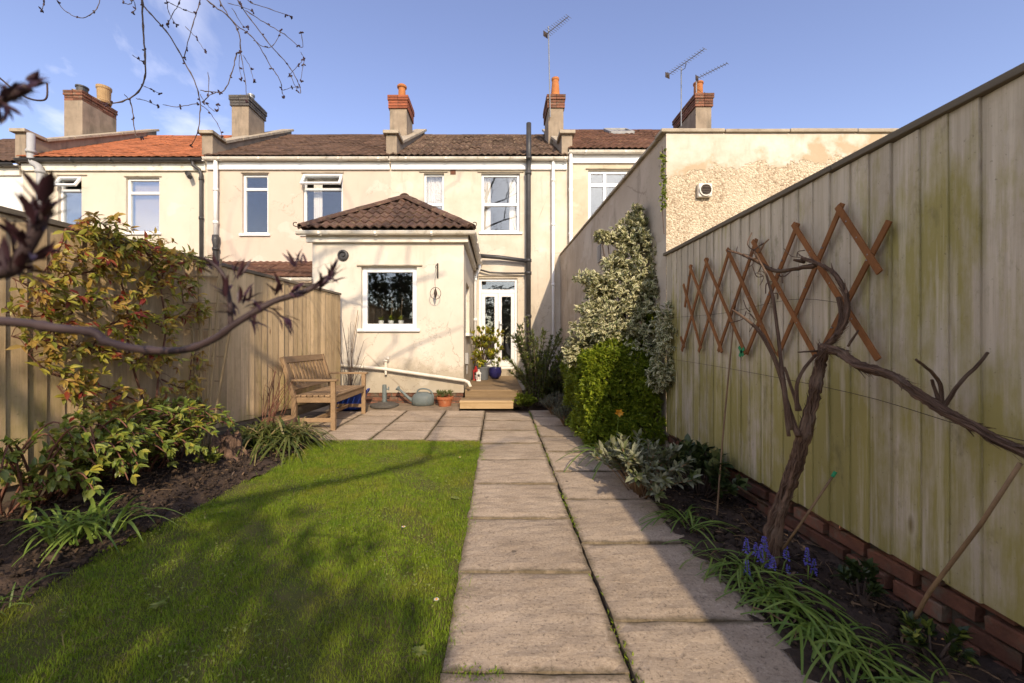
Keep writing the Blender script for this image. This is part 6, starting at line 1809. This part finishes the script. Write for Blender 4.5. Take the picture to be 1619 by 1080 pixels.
tw = [([(690,-130),(700,0),(703,130),(715,300),(706,410),(640,485),(525,515)],5.6,3.6), ([(640,490),(655,570),(668,665),(705,680)],3.2,2.2), ([(706,425),(745,440),(790,462)],1.8,1.2), ([(670,485),(730,500),(785,528)],2,1.2),
      ([(610,465),(640,490)],1.6,1.6), ([(650,272),(680,290),(706,308)],1.4,1.4), ([(695,-130),(700,10),(740,65),(830,170),(900,290),(965,420),(985,520),(975,640),(940,722)],5.2,2.2), ([(1000,-130),(985,0),(950,120),(905,280)],3,2),
      ([(910,128),(960,180),(1010,252)],1.5,1), ([(800,515),(870,525),(975,510)],1.2,2), ([(985,445),(1075,455),(1110,435),(1145,350),(1165,265),(1185,258)],2.4,3), ([(1185,258),(1175,160),(1120,80),(1020,0),(930,-130)],3,4),
      ([(1185,265),(1205,380),(1218,500)],2,1.6), ([(1180,265),(1178,320),(1190,390)],1.4,1), ([(1195,270),(1230,330),(1250,400)],1.6,1.1), ([(985,515),(1025,545),(1070,610),(1095,668)],1.8,1.4), ([(1000,500),(1040,465),(1080,452)],2,2), ([(1025,355),(1027,460),(1000,505)],1.6,1.8),
      ([(985,465),(1010,505),(1050,545),(1075,545),(1070,515)],1.5,1), ([(1030,-130),(1080,0),(1150,110),(1250,190),(1330,320),(1380,400),(1388,450),(1400,485)],3.4,1.6), ([(1120,-130),(1170,0),(1230,90),(1320,210),(1400,300),(1450,370),(1480,440),(1470,455),(1430,370)],3.8,1.4),
      ([(1210,50),(1300,110),(1400,170),(1485,235),(1483,160)],2.6,1.4), ([(1140,-130),(1220,0),(1330,45),(1435,80)],2.4,1.3), ([(1480,255),(1495,300),(1480,400)],1.2,1.2), ([(1250,200),(1300,230),(1345,225),(1385,150)],2,1.2), ([(1415,380),(1460,330),(1495,290)],1.2,1.2), ([(1390,445),(1430,432),(1470,425)],1.2,1.2),
      ([(800,-130),(820,0),(830,60),(870,125)],2.2,1.6), ([(900,-130),(885,0),(850,70),(825,125)],2,1.4), ([(830,10),(900,45),(960,65)],2,1.4), ([(250,-130),(280,0),(330,60),(400,88),(460,60),(490,0),(490,-130)],2,2), ([(590,-130),(605,0),(640,20),(655,0),(668,40),(650,65)],2,1.3), ([(240,-130),(220,0),(205,50)],2,1.5),
      ([(1120,15),(1180,30),(1245,55)],1.5,1.1), ([(1140,40),(1200,130),(1220,135)],1.6,1)]
b = MB(); bb = MB()
for pts, r0, r1 in tw:
    Y0 = 3.0+rnd.uniform(-.12,.12); sp = smooth_path([P(x_*Z, y_*Z, Y0+rnd.uniform(-.05,.05)) for x_, y_ in pts], 6)
    sp = [q+Vector((rnd.uniform(-.003,.003),0,rnd.uniform(-.003,.003))) for q in sp]
    n = len(sp); rad = [1.25*(r0+(r1-r0)*i/(n-1))*Z/F*3.0*.5+.0006 for i in range(n)]
    for i in range(2, n, 5): rad[i] *= 1.45
    b.tube(sp, rad, 7)
    for e in ([sp[-1]] if pts[-1][1] > -50 else [])+[sp[i] for i in range(7, n-2, 9)]:
        for k in range(2 if e is not sp[-1] else 4):
            d = Vector((rnd.gauss(0,1),rnd.gauss(0,.6),rnd.gauss(0,1))).normalized(); l = rnd.uniform(.012,.024)
            bb.tube([e, e+d*l*.6, e+d*l], [.0035,.006,.001], 6)
b.build('hanging_twigs', M['twig'], ash, smooth=True)
bb.build('buds', M['bud_purple'], ash)

# ------------------------------------------------------------------ out-of-focus elder branches close to the camera
eb = thing('elder_branch', 'blurred purple-leaved branch crossing close in front of the left fence', 'branch', (-.9, .3, .9))
b = MB(); YB = .40
main = smooth_path([P(-260,500,YB), P(0,508,YB), P(90,519,YB), P(148,526,YB), P(168,540,YB), P(225,553,YB), P(290,553,YB), P(340,535,YB), P(372,512,YB), P(430,478,YB+.01), P(480,462,YB+.02), P(522,438,YB+.03)], 6)
b.tube(main, [.0038*(1-.55*i/len(main))*(1+(.30 if i%7==3 else 0))+.0009 for i in range(len(main))], 9)
side = smooth_path([P(365,515,YB), P(362,470,YB), P(350,430,YB), P(322,408,YB)], 5); b.tube(side, [.0022*(1-.6*i/len(side))+.0006 for i in range(len(side))], 7)
b.build('stem', M['twig_purple'], eb, smooth=True)
cs = []; ds = []
for (px, py, dx, dy, k) in ((355,470,-.2,.9,5),(340,425,-.5,.7,6),(375,440,.2,1,5),(385,480,.5,.8,6),(400,485,.8,.1,5),(395,500,1,-.5,4),(430,490,1,-.35,4),(445,505,.9,-.8,4),(460,462,1,.5,6),(500,455,.8,.7,7),(520,440,.7,.9,7),(475,425,-.6,1,4),(370,495,-.5,.3,4),(440,470,.3,.9,3)):
    for j in range(k): cs.append(P(px+rnd.uniform(-7,7),py+rnd.uniform(-7,7),YB+rnd.uniform(-.012,.012))); ds.append((dx+rnd.gauss(0,.35), rnd.gauss(0,.4), dy+rnd.gauss(0,.35)))
leaf_pos, leaf_fr, leaf_s = cluster_leaves(np.array(cs), np.array(ds), 2, .16, .020, .5)
leaf_parts(eb, leaf_pos, leaf_fr, leaf_s, .16, [M['bud_purple']], np.zeros(len(leaf_pos), int), 220)
eb2 = thing('elder_shoot', 'very blurred dark purple bud shoot at the left edge', 'branch', (-.45, .3, 1.0))
b = MB(); b.tube(smooth_path([P(-120,470,.25), P(0,432,.25), P(25,420,.25), P(60,360,.25), P(68,330,.25)],5), .0035, 7); b.build('stem', M['twig_purple'], eb2, smooth=True)
cs = []; ds = []
for (px, py, dx, dy, k) in ((5,432,-.3,.6,8),(20,425,.7,.2,6),(40,390,.2,1,6),(60,365,-.4,1,6),(68,345,.3,1,6),(66,320,.1,1,4),(45,410,.9,.4,4)):
    for j in range(k): cs.append(P(px+rnd.uniform(-8,8),py+rnd.uniform(-8,8),.25+rnd.uniform(-.012,.012))); ds.append((dx+rnd.gauss(0,.35), rnd.gauss(0,.4), dy+rnd.gauss(0,.3)))
leaf_pos, leaf_fr, leaf_s = cluster_leaves(np.array(cs), np.array(ds), 2, .22, .019, .5)
leaf_parts(eb2, leaf_pos, leaf_fr, leaf_s, .22, [M['bud_purple']], np.zeros(len(leaf_pos), int), 90)
eb3 = thing('elder_tip', 'blurred dark bud with a thin curled twig at the upper left edge', 'branch', (-.5, .35, 1.3))
b = MB(); b.tube(smooth_path([P(-60,205,.25), P(0,160,.25), P(25,148,.25), P(45,138,.25)],4), .0028, 6); b.build('stem', M['twig_purple'], eb3, smooth=True)
b = MB(); b.tube(smooth_path([P(x_*Z,y_*Z,1.4) for x_, y_ in ((-120,290),(0,385),(60,435),(130,480),(195,495),(230,480),(232,410))],5), .0028, 6); b.build('curled_twig', M['twig_purple'], eb3, smooth=True)
cs = []; ds = []
for (px, py, dx, dy, k) in ((8,160,.2,.5,7),(25,145,.6,.4,7),(42,132,.9,.5,5),(5,165,.3,-.9,4)):
    for j in range(k): cs.append(P(px+rnd.uniform(-5,5),py+rnd.uniform(-5,5),.25+rnd.uniform(-.01,.01))); ds.append((dx+rnd.gauss(0,.35), rnd.gauss(0,.4), dy+rnd.gauss(0,.3)))
leaf_pos, leaf_fr, leaf_s = cluster_leaves(np.array(cs), np.array(ds), 2, .22, .012, .5)
leaf_parts(eb3, leaf_pos, leaf_fr, leaf_s, .22, [M['bud_purple']], np.zeros(len(leaf_pos), int), 50)

# ------------------------------------------------------------------ evergreen behind the camera that shades the near lawn
lb_ = thing('laurel_tree', 'dense small laurel tree behind the camera shading the near lawn', 'tree', (.4, -5, -.1))
cs = []; ds = []
for (x, y, z, r, n) in ((-.10,-5,3.92,.62,120),(.35,-5,3.85,.64,120),(.82,-5,3.58,.58,100),(1.15,-5,3.35,.48,70),(0,-5,3.0,.7,240),(.7,-5,2.7,.8,260),(.2,-5,2.2,.7,200),(.8,-5,1.8,.6,160)):
    u = unit(n)*(rng.random((n,1))**.45); cs += list(np.array([[x,y,z]])+u*np.array([[r,r*.7,r]])); ds += list(u+np.array([[0,0,.3]]))
foliage(lb_, 'crown', cs, np.array(ds), 6, .42, .12, M['leaf_dark'], .9)
b = MB(); b.tube([(.4,-5,-.1),(.42,-5,1.2),(.35,-5,2.4),(.3,-5,3.6)], [.09,.07,.05,.02], 10)
for i in range(12): a = i*2.4; z = 1.3+.2*i; b.tube([(.38,-5,z),(.38+.6*math.cos(a),-5+.4*math.sin(a),z+.45)], [.03,.008], 6)
b.build('trunk', M['twig'], lb_)

# evergreens at the far end of the garden, behind the camera (mirrored in the kitchen window)
for (x, y, h, r, lab) in ((-8.6,-12.5,6.6,2.2,'tall evergreen behind the camera at the left garden end'), (-5.6,-13.2,6.9,2.2,'tallest evergreen behind the camera in the middle'), (-2.2,-12.6,5.2,1.9,'rounded evergreen behind the camera right of the middle'), (2.6,-13,5.6,2.1,'evergreen behind the camera at the right garden end')):
    t = thing('evergreen_tree', lab, 'tree', (x,y,-.1), 'evergreens at the garden end')
    b = MB(); b.tube([(x,y,-.1),(x+.05,y,h*.4),(x,y+.05,h*.85)], [.16,.11,.03], 9)
    for k in range(10): a = k*2.4; z = h*(.2+.06*k); b.tube([(x,y,z),(x+r*.7*math.cos(a),y+r*.7*math.sin(a),z+.5)], [.05,.012], 6)
    b.build('trunk', M['twig'], t)
    n = 1500; u = unit(n)*(rng.random((n,1))**.4); c_ = np.array([[x,y,h*.52]])+u*np.array([[r,r,h*.5]])+.25*np.sin(u*9)
    foliage(t, 'crown', c_, u+np.array([[0,0,.3]]), 6, .42, .24, M['leaf_dark'], .9)
